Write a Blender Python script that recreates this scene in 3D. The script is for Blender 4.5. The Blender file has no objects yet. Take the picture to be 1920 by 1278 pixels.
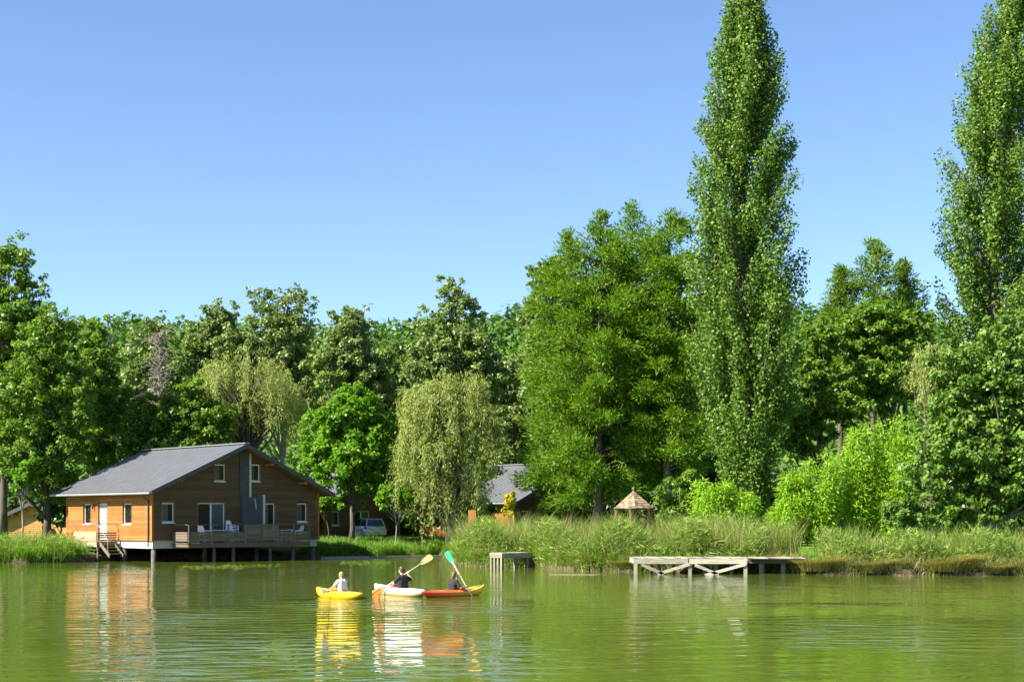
import bpy, bmesh, math, random
import numpy as np
from mathutils import Vector, Matrix

# ------------------------------------------------------------------ camera, sky, sun, exposure
SC = bpy.context.scene
COL = SC.collection
F, HZ, CH = 2800.0, 973.0, 2.45          # focal length in photo pixels, horizon row, camera height over the water
cam_d = bpy.data.cameras.new('camera'); cam = bpy.data.objects.new('camera', cam_d); COL.objects.link(cam)
cam_d.sensor_width = 36.0; cam_d.lens = F / 1920 * 36; cam_d.shift_y = (HZ - 639) / 1920
cam_d.clip_start = 0.3; cam_d.clip_end = 6000
cam.location = (0, 0, CH); cam.rotation_euler = (math.radians(90), 0, 0)
SC.camera = cam
SUN_AZ, SUN_EL = 243.0, 42.0             # azimuth clockwise from +Y
W = bpy.data.worlds.new('World'); SC.world = W; W.use_nodes = True
nt = W.node_tree
sky = nt.nodes.new('ShaderNodeTexSky'); sky.sky_type = 'NISHITA'; sky.sun_disc = False
sky.sun_elevation = math.radians(SUN_EL); sky.sun_rotation = math.radians(SUN_AZ)
sky.altitude = 100; sky.air_density = 0.8; sky.dust_density = 0.1; sky.ozone_density = 4.5
bg = nt.nodes['Background']; bg.inputs['Strength'].default_value = 0.068
nt.links.new(sky.outputs[0], bg.inputs['Color'])
sd = Vector((math.sin(math.radians(SUN_AZ)) * math.cos(math.radians(SUN_EL)),
             math.cos(math.radians(SUN_AZ)) * math.cos(math.radians(SUN_EL)), math.sin(math.radians(SUN_EL))))
sun_d = bpy.data.lights.new('sun', 'SUN'); sun_d.energy = 5.0; sun_d.angle = math.radians(0.5); sun_d.color = (1.0, 0.94, 0.82)
sun = bpy.data.objects.new('sun', sun_d); COL.objects.link(sun); sun.rotation_euler = sd.to_track_quat('Z', 'Y').to_euler()
sun.location = (-60, -40, 80)
SC.view_settings.view_transform = 'Standard'; SC.view_settings.look = 'None'
SC.view_settings.gamma = 1.0; SC.view_settings.use_curve_mapping = False
SC.view_settings.exposure = 1.8
SC.cycles.max_bounces = 8; SC.cycles.diffuse_bounces = 3; SC.cycles.glossy_bounces = 3; SC.cycles.transmission_bounces = 4

# ------------------------------------------------------------------ helpers
def at(px, py, Y): return Vector(((px - 960) * Y / F, Y, CH - (py - HZ) * Y / F))
def tag(o, label=None, cat=None, group=None, kind=None):
    if label: o['label'] = label
    if cat: o['category'] = cat
    if group: o['group'] = group
    if kind: o['kind'] = kind
    return o
def empty(name, loc=(0, 0, 0), rz=0.0):
    o = bpy.data.objects.new(name, None); COL.objects.link(o); o.empty_display_size = 0.3
    o.location = loc; o.rotation_euler = (0, 0, rz); return o
def link(name, me, mat, parent=None, loc=None):
    if isinstance(mat, (list, tuple)):
        for m in mat: me.materials.append(m)
    elif mat is not None and len(me.materials) == 0: me.materials.append(mat)
    o = bpy.data.objects.new(name, me); COL.objects.link(o); o.parent = parent
    if loc is not None: o.location = loc
    return o
def copy_tree(o, parent=None):
    c = o.copy(); COL.objects.link(c); c.parent = parent
    for ch in list(o.children): copy_tree(ch, c)
    return c
def rnd(seed): return np.random.default_rng(seed)

class MB:
    def __init__(s): s.v = []; s.f = []
    def add(s, vs, fs):
        n = len(s.v); s.v += [tuple(p) for p in vs]; s.f += [tuple(i + n for i in f) for f in fs]; return s
    def box(s, x0, x1, y0, y1, z0, z1):
        vs = [(x, y, z) for x in (x0, x1) for y in (y0, y1) for z in (z0, z1)]
        return s.add(vs, [(0, 1, 3, 2), (4, 6, 7, 5), (0, 4, 5, 1), (2, 3, 7, 6), (0, 2, 6, 4), (1, 5, 7, 3)])
    def bar(s, a, b, w, h, up=(0, 0, 1)):
        a = Vector(a); b = Vector(b); d = (b - a).normalized(); u = Vector(up)
        side = d.cross(u)
        if side.length < 1e-4: side = d.cross(Vector((1, 0, 0)))
        side.normalize(); u = side.cross(d)
        vs = [p + side * (sx * w / 2) + u * (sz * h / 2) for p in (a, b) for sx in (-1, 1) for sz in (-1, 1)]
        return s.add(vs, [(0, 1, 3, 2), (4, 6, 7, 5), (0, 4, 5, 1), (2, 3, 7, 6), (0, 2, 6, 4), (1, 5, 7, 3)])
    def tube(s, pts, rad, n=8, cap=True):
        pts = [Vector(p) for p in pts]
        if not isinstance(rad, (list, tuple)): rad = [rad] * len(pts)
        vs = []; ref = None
        for i, p in enumerate(pts):
            d = (pts[min(i + 1, len(pts) - 1)] - pts[max(i - 1, 0)])
            d = d.normalized() if d.length > 1e-9 else Vector((0, 0, 1))
            if ref is None: ref = d.cross(Vector((0.31, 0.87, 0.38)))
            ref = (ref - d * ref.dot(d)); ref = ref.normalized() if ref.length > 1e-6 else d.orthogonal().normalized()
            b = d.cross(ref)
            vs += [p + (ref * math.cos(2 * math.pi * k / n) + b * math.sin(2 * math.pi * k / n)) * rad[i] for k in range(n)]
        fs = [(i * n + k, i * n + (k + 1) % n, (i + 1) * n + (k + 1) % n, (i + 1) * n + k) for i in range(len(pts) - 1) for k in range(n)]
        if cap: fs += [tuple(range(n - 1, -1, -1)), tuple((len(pts) - 1) * n + k for k in range(n))]
        return s.add(vs, fs)
    def ball(s, c, r, nu=12, nv=8):
        r = r if isinstance(r, (tuple, list)) else (r, r, r)
        vs = [(c[0], c[1], c[2] - r[2])]
        for j in range(1, nv):
            t = -math.pi / 2 + math.pi * j / nv
            vs += [(c[0] + r[0] * math.cos(t) * math.cos(2 * math.pi * k / nu), c[1] + r[1] * math.cos(t) * math.sin(2 * math.pi * k / nu), c[2] + r[2] * math.sin(t)) for k in range(nu)]
        vs.append((c[0], c[1], c[2] + r[2])); top = len(vs) - 1
        fs = [(0, 1 + (k + 1) % nu, 1 + k) for k in range(nu)]
        for j in range(nv - 2):
            a = 1 + j * nu; b = a + nu
            fs += [(a + k, a + (k + 1) % nu, b + (k + 1) % nu, b + k) for k in range(nu)]
        a = 1 + (nv - 2) * nu
        fs += [(a + k, a + (k + 1) % nu, top) for k in range(nu)]
        return s.add(vs, fs)
    def capsule(s, a, b, ra, rb, n=10):
        a = Vector(a); b = Vector(b); d = (b - a); L = d.length; d = d.normalized() if L > 1e-6 else Vector((0, 0, 1))
        pts, rad = [], []
        for t in (-0.98, -0.8, -0.5, 0): pts.append(a + d * (t * ra)); rad.append(ra * math.sqrt(max(0.001, 1 - t * t)))
        for t in (0, 0.5, 0.8, 0.98): pts.append(b + d * (t * rb)); rad.append(rb * math.sqrt(max(0.001, 1 - t * t)))
        return s.tube(pts, rad, n)
    def lathe(s, prof, n=12, c=(0, 0)):
        vs = [(c[0] + r * math.cos(2 * math.pi * k / n), c[1] + r * math.sin(2 * math.pi * k / n), z) for r, z in prof for k in range(n)]
        fs = [(i * n + k, i * n + (k + 1) % n, (i + 1) * n + (k + 1) % n, (i + 1) * n + k) for i in range(len(prof) - 1) for k in range(n)]
        return s.add(vs, fs + [tuple(range(n - 1, -1, -1)), tuple((len(prof) - 1) * n + k for k in range(n))])
    def mesh(s, name, smooth=False):
        me = bpy.data.meshes.new(name); me.from_pydata(s.v, [], s.f); me.validate()
        bm = bmesh.new(); bm.from_mesh(me); bmesh.ops.recalc_face_normals(bm, faces=bm.faces); bm.to_mesh(me); bm.free()
        if smooth: me.polygons.foreach_set('use_smooth', [True] * len(me.polygons))
        me.update(); return me
    def build(s, name, mat, parent=None, smooth=False, bevel=0.0, loc=None):
        o = link(name, s.mesh(name, smooth), mat, parent, loc)
        if bevel:
            m = o.modifiers.new('bevel', 'BEVEL'); m.width = bevel; m.segments = 2; m.limit_method = 'ANGLE'
        return o

# ------------------------------------------------------------------ materials
def new_mat(name):
    m = bpy.data.materials.new(name); m.use_nodes = True
    return m, m.node_tree, m.node_tree.nodes['Principled BSDF']
def N(t, typ, **kw):
    n = t.nodes.new(typ)
    for k, v in kw.items(): setattr(n, k, v)
    return n
def ramp(t, fac, stops):
    r = N(t, 'ShaderNodeValToRGB'); e = r.color_ramp.elements
    while len(e) < len(stops): e.new(0.5)
    for el, (p, c) in zip(e, stops): el.position = p; el.color = (*c, 1)
    t.links.new(fac, r.inputs[0]); return r.outputs[0]
def noise(t, scale, detail=4, rough=0.55, coord='Object', stretch=(1, 1, 1)):
    tc = N(t, 'ShaderNodeTexCoord'); mp = N(t, 'ShaderNodeMapping'); mp.inputs['Scale'].default_value = stretch
    n = N(t, 'ShaderNodeTexNoise'); n.inputs['Scale'].default_value = scale; n.inputs['Detail'].default_value = detail; n.inputs['Roughness'].default_value = rough
    t.links.new(tc.outputs[coord], mp.inputs[0]); t.links.new(mp.outputs[0], n.inputs[0]); return n.outputs[0]
def math_n(t, op, a, b):
    n = N(t, 'ShaderNodeMath', operation=op)
    for i, x in enumerate((a, b)):
        if isinstance(x, (int, float)): n.inputs[i].default_value = x
        else: t.links.new(x, n.inputs[i])
    return n.outputs[0]
def plain(name, col, rough=0.6, var=0.25, scale=6, metal=0.0, spec=0.5, bump=0.0, stretch=(1, 1, 1), coat=0.0):
    m, t, p = new_mat(name)
    n = noise(t, scale, stretch=stretch)
    c2 = tuple(min(1, c * (1 + var)) for c in col); c1 = tuple(c * (1 - var) for c in col)
    t.links.new(ramp(t, n, [(0.3, c1), (0.7, c2)]), p.inputs['Base Color'])
    p.inputs['Roughness'].default_value = rough; p.inputs['Metallic'].default_value = metal
    p.inputs['Specular IOR Level'].default_value = spec; p.inputs['Coat Weight'].default_value = coat
    if bump:
        b = N(t, 'ShaderNodeBump'); b.inputs['Strength'].default_value = 0.6; b.inputs['Distance'].default_value = bump
        t.links.new(n, b.inputs['Height']); t.links.new(b.outputs[0], p.inputs['Normal'])
    return m
def wood(name, c1, c2, along='x', rough=0.7, piece=0.35, scale=2.0):
    st = {'x': (0.6, 9, 9), 'y': (9, 0.6, 9), 'z': (9, 9, 0.6)}[along]
    m, t, p = new_mat(name)
    n = noise(t, scale, 6, 0.65, stretch=st)
    oi = N(t, 'ShaderNodeObjectInfo')
    f = math_n(t, 'ADD', math_n(t, 'MULTIPLY', n, 1.0), math_n(t, 'MULTIPLY', math_n(t, 'SUBTRACT', oi.outputs['Random'], 0.5), piece))
    t.links.new(ramp(t, f, [(0.25, c1), (0.75, c2)]), p.inputs['Base Color'])
    p.inputs['Roughness'].default_value = rough; p.inputs['Specular IOR Level'].default_value = 0.25
    b = N(t, 'ShaderNodeBump'); b.inputs['Strength'].default_value = 0.5; b.inputs['Distance'].default_value = 0.01
    t.links.new(n, b.inputs['Height']); t.links.new(b.outputs[0], p.inputs['Normal'])
    return m
def leaf(name, dark, lite, trans=0.3, tcol=None, rough=0.45, spec=0.35):
    m, t, p = new_mat(name)
    a = N(t, 'ShaderNodeAttribute'); a.attribute_name = 'tint'
    n = noise(t, 0.55, 3, 0.6)
    f = math_n(t, 'ADD', math_n(t, 'MULTIPLY', a.outputs['Fac'], 0.6), math_n(t, 'MULTIPLY', n, 0.4))
    c = ramp(t, f, [(0.15, dark), (0.85, lite)])
    t.links.new(c, p.inputs['Base Color']); p.inputs['Roughness'].default_value = rough; p.inputs['Specular IOR Level'].default_value = spec
    tr = N(t, 'ShaderNodeBsdfTranslucent')
    mx = N(t, 'ShaderNodeMix', data_type='RGBA', blend_type='MULTIPLY'); mx.inputs[0].default_value = 1.0
    t.links.new(c, mx.inputs[6]); mx.inputs[7].default_value = (*(tcol or (1.5, 1.5, 0.6)), 1)
    t.links.new(mx.outputs[2], tr.inputs['Color'])
    ms = N(t, 'ShaderNodeMixShader'); ms.inputs[0].default_value = trans
    t.links.new(p.outputs[0], ms.inputs[1]); t.links.new(tr.outputs[0], ms.inputs[2])
    t.links.new(ms.outputs[0], t.nodes['Material Output'].inputs['Surface'])
    return m

M = {}
M['lombardy'] = leaf('lombardy_leaves', (0.045, 0.098, 0.011), (0.150, 0.255, 0.035), 0.28, rough=0.5, spec=0.25)
M['cypress'] = leaf('cypress_needles', (0.058, 0.122, 0.010), (0.155, 0.275, 0.026), 0.32, tcol=(1.5, 1.5, 0.5), spec=0.15)
M['broad'] = leaf('broad_leaves', (0.056, 0.120, 0.012), (0.170, 0.280, 0.034), 0.38, spec=0.25)
M['bright'] = leaf('bright_leaves', (0.070, 0.165, 0.010), (0.160, 0.310, 0.022), 0.42, tcol=(1.4, 1.5, 0.5), spec=0.2)
M['poplar'] = leaf('grey_poplar_leaves', (0.070, 0.120, 0.026), (0.225, 0.300, 0.085), 0.30, rough=0.45, spec=0.35)
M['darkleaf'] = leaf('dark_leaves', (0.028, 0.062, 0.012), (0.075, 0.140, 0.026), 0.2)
M['willow'] = leaf('willow_leaves', (0.145, 0.195, 0.038), (0.325, 0.375, 0.115), 0.38, tcol=(1.3, 1.35, 0.6), spec=0.2)
M['bamboo'] = leaf('bamboo_leaves', (0.150, 0.295, 0.014), (0.310, 0.490, 0.040), 0.42, tcol=(1.3, 1.3, 0.5), spec=0.2)
M['right'] = leaf('large_tree_leaves', (0.052, 0.112, 0.013), (0.165, 0.275, 0.044), 0.34, spec=0.25)
M['olive'] = leaf('olive_leaves', (0.065, 0.11, 0.018), (0.15, 0.20, 0.045), 0.28)
M['hill'] = leaf('hill_leaves', (0.036, 0.085, 0.014), (0.085, 0.155, 0.028), 0.2, spec=0.1)
M['reed'] = leaf('reed_blades', (0.090, 0.163, 0.021), (0.267, 0.353, 0.077), 0.38, tcol=(1.2, 1.2, 0.7), spec=0.2)
M['straw'] = leaf('straw_blades', (0.208, 0.160, 0.060), (0.416, 0.344, 0.168), 0.3, tcol=(1.1, 1.0, 0.8), spec=0.2)
M['sedge'] = leaf('sedge_blades', (0.210, 0.165, 0.040), (0.430, 0.340, 0.110), 0.25, tcol=(1.2, 1.1, 0.7))
M['grass'] = leaf('grass_blades', (0.059, 0.153, 0.011), (0.153, 0.297, 0.032), 0.38, spec=0.2)
M['yellowleaf'] = leaf('yellow_leaves', (0.30, 0.27, 0.015), (0.48, 0.40, 0.03), 0.35)
M['twig'] = plain('bare_twigs', (0.20, 0.17, 0.14), 0.8)
M['bark'] = plain('bark', (0.085, 0.07, 0.05), 0.85, 0.5, 5, bump=0.03, stretch=(1, 1, 0.2))
M['palebark'] = plain('pale_bark', (0.24, 0.21, 0.16), 0.8, 0.4, 5, bump=0.02, stretch=(1, 1, 0.3))
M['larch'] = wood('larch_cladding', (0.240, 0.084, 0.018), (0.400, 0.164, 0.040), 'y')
M['larch_shade'] = wood('larch_cladding_shade_toned', (0.077, 0.045, 0.025), (0.135, 0.077, 0.041), 'x')  # darker copy of the side cladding, the gable's shade mixed into its brown
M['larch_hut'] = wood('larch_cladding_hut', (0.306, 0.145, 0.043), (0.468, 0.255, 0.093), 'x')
M['larch_trim'] = wood('larch_trim', (0.240, 0.088, 0.019), (0.384, 0.160, 0.040), 'z')
M['deckwood'] = wood('weathered_deck', (0.099, 0.077, 0.050), (0.189, 0.153, 0.108), 'x')
M['pale_board'] = wood('pale_railing_boards', (0.279, 0.197, 0.115), (0.410, 0.312, 0.197), 'y')
M['dockwood'] = wood('grey_dock_timber', (0.085, 0.073, 0.052), (0.520, 0.475, 0.370), 'x', scale=3.5)
M['dockpost'] = wood('grey_dock_post', (0.130, 0.115, 0.080), (0.380, 0.345, 0.270), 'z')
M['shadewood'] = wood('shade_toned_timber', (0.05, 0.042, 0.033), (0.10, 0.085, 0.065), 'x')  # dock timber darkened: shade on the walkway front put into the colour
M['stilt'] = plain('concrete_stilt', (0.085, 0.078, 0.065), 0.85, 0.35, 4, bump=0.01)
M['core'] = plain('wall_core', (0.06, 0.04, 0.025), 0.9)
M['plinth'] = plain('plinth_render', (0.400, 0.384, 0.344), 0.8, 0.1, 3)
M['metalroof'] = plain('zinc_roof', (0.089, 0.093, 0.100), 0.5, 0.10, 1.5, metal=0.0, spec=0.5)
M['gutter'] = plain('zinc_gutter', (0.272, 0.280, 0.280), 0.4, 0.1, 5, metal=0.3)
M['fascia'] = plain('fascia_paint', (0.045, 0.045, 0.05), 0.5, 0.1)
M['soffit'] = wood('soffit_boards', (0.16, 0.085, 0.035), (0.24, 0.13, 0.06), 'y')
M['white'] = plain('white_paint', (0.663, 0.663, 0.646), 0.4, 0.04, 8)
M['plastic'] = plain('white_plastic', (0.76, 0.77, 0.80), 0.35, 0.03, 8)
M['curtain'] = plain('net_curtain', (0.16, 0.17, 0.14), 0.8, 0.06, 12, stretch=(6, 6, 0.3))
M['steel'] = plain('rail_steel', (0.42, 0.42, 0.42), 0.35, 0.08, 9, metal=0.7)
M['slate'] = plain('slate_cladding', (0.060, 0.052, 0.062), 0.65, 0.25, 7)
M['beige'] = plain('beige_trim', (0.50, 0.46, 0.38), 0.6, 0.08)
M['shingle'] = wood('cedar_shingle', (0.110, 0.080, 0.048), (0.290, 0.225, 0.145), 'z', piece=0.5)
M['skin'] = plain('skin', (0.480, 0.272, 0.184), 0.5, 0.06, 20)
M['hair_blond'] = plain('blond_hair', (0.34, 0.22, 0.10), 0.6, 0.3, 60)
M['hair_dark'] = plain('dark_brown_hair', (0.055, 0.026, 0.018), 0.5, 0.3, 60)
M['hair_red'] = plain('auburn_hair', (0.15, 0.055, 0.020), 0.5, 0.35, 50)
M['tee_white'] = plain('white_cotton', (0.555, 0.532, 0.570), 0.85, 0.05, 25, bump=0.01)
M['tee_black'] = plain('black_cotton', (0.012, 0.012, 0.016), 0.85, 0.3, 25, bump=0.01)
M['red_cloth'] = plain('red_cloth', (0.55, 0.03, 0.015), 0.7, 0.15, 20)
M['eye'] = plain('eye', (0.03, 0.02, 0.02), 0.3)
M['yellow'] = plain('yellow_polyethylene', (0.722, 0.425, 0.010), 0.35, 0.06, 4)
M['orange_blade'] = plain('orange_blade', (0.612, 0.170, 0.017), 0.35, 0.06)
M['cream_blade'] = plain('cream_yellow_blade', (0.680, 0.468, 0.145), 0.35, 0.06)
M['green_blade'] = plain('green_blade', (0.056, 0.496, 0.256), 0.35, 0.06)
M['shaft'] = plain('paddle_shaft', (0.527, 0.510, 0.476), 0.35, 0.05)
M['blackrubber'] = plain('black_rubber', (0.02, 0.02, 0.02), 0.6, 0.2)
M['carpaint'] = plain('silver_blue_paint', (0.44, 0.49, 0.58), 0.25, 0.04, 3, metal=0.25, coat=0.6)
M['tail'] = plain('tail_lamp', (0.35, 0.02, 0.015), 0.2, 0.1)
M['plate'] = plain('number_plate', (0.6, 0.6, 0.55), 0.4, 0.05)
def glass_mat(name, col):
    m, t, p = new_mat(name)
    p.inputs['Base Color'].default_value = (*col, 1); p.inputs['Roughness'].default_value = 0.04
    p.inputs['Specular IOR Level'].default_value = 0.8; p.inputs['Transmission Weight'].default_value = 1.0; p.inputs['IOR'].default_value = 1.05
    return m
M['glass'] = glass_mat('window_glass', (0.75, 0.8, 0.8))
M['carglass'] = plain('tinted_glass', (0.012, 0.014, 0.016), 0.06, 0.05, spec=0.9)
M['frosted'] = plain('frosted_door_glass', (0.368, 0.440, 0.376), 0.25, 0.05)
def grad_kayak(name, stops, axis=0):
    m, t, p = new_mat(name)
    tc = N(t, 'ShaderNodeTexCoord'); sp = N(t, 'ShaderNodeSeparateXYZ'); t.links.new(tc.outputs['Generated'], sp.inputs[0])
    n = noise(t, 3.0, 3)
    f = math_n(t, 'ADD', sp.outputs[axis], math_n(t, 'MULTIPLY', math_n(t, 'SUBTRACT', n, 0.5), 0.25))
    t.links.new(ramp(t, f, stops), p.inputs['Base Color']); p.inputs['Roughness'].default_value = 0.35
    return m
M['redkayak'] = grad_kayak('red_orange_yellow_polyethylene', [(0.05, (0.42, 0.02, 0.015)), (0.35, (0.72, 0.16, 0.015)), (0.6, (0.75, 0.22, 0.02)), (0.9, (0.82, 0.50, 0.02))])
M['whitekayak'] = grad_kayak('white_and_cream_polyethylene', [(0.25, (0.62, 0.38, 0.11)), (0.5, (0.64, 0.53, 0.40)), (0.65, (0.66, 0.62, 0.56))], 2)

# ground: soil low on the bank, grass above
def ground_mat():
    m, t, p = new_mat('bank_ground')
    g = N(t, 'ShaderNodeNewGeometry'); sp = N(t, 'ShaderNodeSeparateXYZ'); t.links.new(g.outputs['Position'], sp.inputs[0])
    n = noise(t, 0.8, 6); n2 = noise(t, 6, 5)
    soil = ramp(t, n2, [(0.3, (0.03, 0.023, 0.015)), (0.7, (0.14, 0.105, 0.062))])
    gr = ramp(t, n, [(0.3, (0.075, 0.14, 0.018)), (0.7, (0.13, 0.22, 0.03))])
    f = math_n(t, 'ADD', math_n(t, 'MULTIPLY', sp.outputs[2], 3.0), math_n(t, 'SUBTRACT', math_n(t, 'MULTIPLY', n2, 0.8), 1.3))
    f2 = N(t, 'ShaderNodeClamp'); t.links.new(f, f2.inputs[0])
    mx = N(t, 'ShaderNodeMix', data_type='RGBA'); t.links.new(f2.outputs[0], mx.inputs[0]); t.links.new(soil, mx.inputs[6]); t.links.new(gr, mx.inputs[7])
    t.links.new(mx.outputs[2], p.inputs['Base Color']); p.inputs['Roughness'].default_value = 0.95; p.inputs['Specular IOR Level'].default_value = 0.1
    b = N(t, 'ShaderNodeBump'); b.inputs['Distance'].default_value = 0.08; t.links.new(n2, b.inputs['Height']); t.links.new(b.outputs[0], p.inputs['Normal'])
    return m
M['ground'] = ground_mat()

# murky green lake water; the ripples' height differs between calm water and wind- or paddle-ruffled patches
RUFFLED = [  # world x, y, rx, ry, weight
    (8.5, 32.0, 5.0, 6.5, 1.0), (-1.6, 42.0, 3.8, 4.5, 1.0), (-4.3, 43.6, 3.4, 3.6, 1.0), (-4.5, 29.0, 4.5, 8.0, 0.6), (-1.0, 28.0, 4.0, 7.0, 0.8), (9.5, 42.5, 3.5, 1.6, 0.7), (-8.0, 38.0, 3.0, 5.0, 0.55)]
def water_mat():
    m, t, p = new_mat('lake_water')
    g = N(t, 'ShaderNodeNewGeometry')
    def nz(scale, stretch, detail=2, w=0.5):
        mp = N(t, 'ShaderNodeMapping'); mp.inputs['Scale'].default_value = stretch; mp.inputs['Rotation'].default_value = (0, 0, math.radians(w))
        n = N(t, 'ShaderNodeTexNoise'); n.inputs['Scale'].default_value = scale; n.inputs['Detail'].default_value = detail; n.inputs['Roughness'].default_value = 0.5
        t.links.new(g.outputs['Position'], mp.inputs[0]); t.links.new(mp.outputs[0], n.inputs[0]); return n.outputs[0]
    big = nz(0.55, (0.8, 1.0, 1.0), 1, 12); mid = nz(1.35, (0.7, 1.15, 1), 2, -8); fine = nz(6.5, (0.8, 1.1, 1), 2, 5)
    mask = None
    for (x, y, rx, ry, w) in RUFFLED:
        mp = N(t, 'ShaderNodeMapping'); mp.vector_type = 'TEXTURE'; mp.inputs['Location'].default_value = (x, y, 0); mp.inputs['Scale'].default_value = (rx, ry, 1)
        gr = N(t, 'ShaderNodeTexGradient', gradient_type='SPHERICAL'); t.links.new(g.outputs['Position'], mp.inputs[0]); t.links.new(mp.outputs[0], gr.inputs[0])
        v = math_n(t, 'MULTIPLY', gr.outputs['Fac'], w * 1.6)
        mask = v if mask is None else math_n(t, 'MAXIMUM', mask, v)
    patch = nz(0.16, (0.5, 1.0, 1), 3, 0)
    mask = math_n(t, 'MINIMUM', math_n(t, 'MULTIPLY', mask, math_n(t, 'ADD', math_n(t, 'MULTIPLY', patch, 1.2), 0.45)), 1.0)
    h = math_n(t, 'MULTIPLY', big, 0.017)
    h = math_n(t, 'ADD', h, math_n(t, 'MULTIPLY', mid, math_n(t, 'ADD', math_n(t, 'MULTIPLY', mask, 0.100), 0.017)))
    h = math_n(t, 'ADD', h, math_n(t, 'MULTIPLY', fine, math_n(t, 'ADD', math_n(t, 'MULTIPLY', mask, 0.009), 0.0038)))
    mpw = N(t, 'ShaderNodeMapping'); mpw.inputs['Rotation'].default_value = (0, 0, math.radians(-14)); t.links.new(g.outputs['Position'], mpw.inputs[0])
    wv = N(t, 'ShaderNodeTexWave'); wv.wave_type = 'BANDS'; wv.bands_direction = 'Y'; wv.wave_profile = 'SIN'
    wv.inputs['Scale'].default_value = 0.36; wv.inputs['Distortion'].default_value = 5.5; wv.inputs['Detail'].default_value = 2.0; wv.inputs['Detail Scale'].default_value = 0.9
    t.links.new(mpw.outputs[0], wv.inputs[0])
    wm = ramp(t, nz(0.11, (0.6, 1.0, 1), 2, 20), [(0.38, (0, 0, 0)), (0.62, (1, 1, 1))])
    h = math_n(t, 'ADD', h, math_n(t, 'MULTIPLY', wv.outputs['Fac'], math_n(t, 'ADD', math_n(t, 'MULTIPLY', wm, 0.0055), 0.001)))
    b = N(t, 'ShaderNodeBump'); b.inputs['Strength'].default_value = 1.0; b.inputs['Distance'].default_value = 1.0
    t.links.new(h, b.inputs['Height']); t.links.new(b.outputs[0], p.inputs['Normal'])
    t.links.new(ramp(t, nz(0.07, (1, 1, 1), 3), [(0.3, (0.062, 0.092, 0.012)), (0.7, (0.085, 0.116, 0.016))]), p.inputs['Base Color'])
    p.inputs['Roughness'].default_value = 0.01; p.inputs['IOR'].default_value = 1.333
    return m
M['water'] = water_mat()

# ------------------------------------------------------------------ ground, water, hill
SHORE = np.array([(-400, 86), (-60, 85.5), (-40, 84.6), (-31, 84.0), (-27.8, 84.1), (-25.6, 84.6), (-24.3, 87), (-23.0, 91), (-20, 93.5), (-12.5, 94.2), (-9, 96.5),
                  (-4.7, 99.2), (-3.7, 92), (-3.0, 80.5), (-2.0, 78.0), (-1.0, 77.0), (1.0, 76.6), (1.9, 74.0), (3.4, 71.2), (8, 69.0), (12, 68.5), (13.6, 66.5), (17, 65.4), (22, 65), (34, 64), (60, 62), (400, 60)])
def shore(x): return np.interp(x, SHORE[:, 0], SHORE[:, 1])
def wob(x, y): return 0.5 * np.sin(x * 0.9 + 1.3 * np.sin(y * 0.37)) + 0.5 * np.sin(y * 0.8 + 1.7 * np.sin(x * 0.53))
def ground_z(x, y):
    x = np.asarray(x, float); y = np.asarray(y, float)
    d = y - shore(x)
    z = np.interp(d, [-30, -3, -0.5, 0, 0.25, 0.7, 2, 8, 22, 60, 4000], [-2.2, -1.3, -0.45, -0.08, 0.22, 0.38, 0.5, 0.75, 1.0, 1.3, 1.4])
    z = z + np.where(d > 0.1, 0.05 * wob(x, y), 0)
    s = np.clip((y - 190) / 230, 0, 1); s = s * s * (3 - 2 * s)
    prof = 49 + 4 * np.sin(x * 0.013 + 0.6) + 2.5 * np.sin(x * 0.041) - 0.02 * np.maximum(x - 40, 0)
    return z + s * prof
def build_ground():
    xs = np.unique(np.concatenate([np.linspace(-900, -120, 14), np.linspace(-120, -45, 16), np.arange(-45, 45.01, 0.5), np.linspace(45, 120, 16), np.linspace(120, 900, 14)]))
    ds = np.array([-140, -90, -50, -30, -12, -5, -3, -1.5, -0.8, -0.45, -0.2, 0, 0.12, 0.25, 0.45, 0.7, 1.1, 1.6, 2.2, 3, 4, 5.5, 7, 9, 11.5, 14, 17, 21, 26, 32, 40, 55, 75, 95, 115, 135, 155, 180, 210, 240, 270, 300, 330, 370, 420, 600, 1000, 2500])
    X, D = np.meshgrid(xs, ds, indexing='ij')
    jit = 0.22 * np.sin(X * 2.1) + 0.15 * np.sin(X * 5.3 + 1)
    Y = shore(X) + D + np.where((D > -4) & (D < 4), jit, 0)
    Z = np.interp(D, [-30, -3, -0.5, 0, 0.25, 0.7, 2, 8, 22, 60, 4000], [-2.2, -1.3, -0.45, -0.08, 0.22, 0.38, 0.5, 0.75, 1.0, 1.3, 1.4]) + np.where(D > 0.1, 0.05 * wob(X, Y), 0)
    Z = Z + (ground_z(X, Y) - ground_z(X, np.minimum(Y, 180))) * (Y > 180)
    nx, nd = X.shape
    vs = np.stack([X, Y, Z], -1).reshape(-1, 3)
    fs = [(i * nd + j, (i + 1) * nd + j, (i + 1) * nd + j + 1, i * nd + j + 1) for i in range(nx - 1) for j in range(nd - 1)]
    me = bpy.data.meshes.new('ground'); me.from_pydata(vs.tolist(), [], fs); me.polygons.foreach_set('use_smooth', [True] * len(fs))
    tag(link('ground', me, M['ground']), kind='structure', label='grassy lake bank rising to a wooded hill')
build_ground()
me = MB().add([(-600, -60, 0), (600, -60, 0), (600, 130, 0), (-600, 130, 0)], [(0, 1, 2, 3)]).mesh('lake_water')
tag(link('lake_water', me, M['water']), kind='structure', label='rippled murky green lake water')

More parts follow.
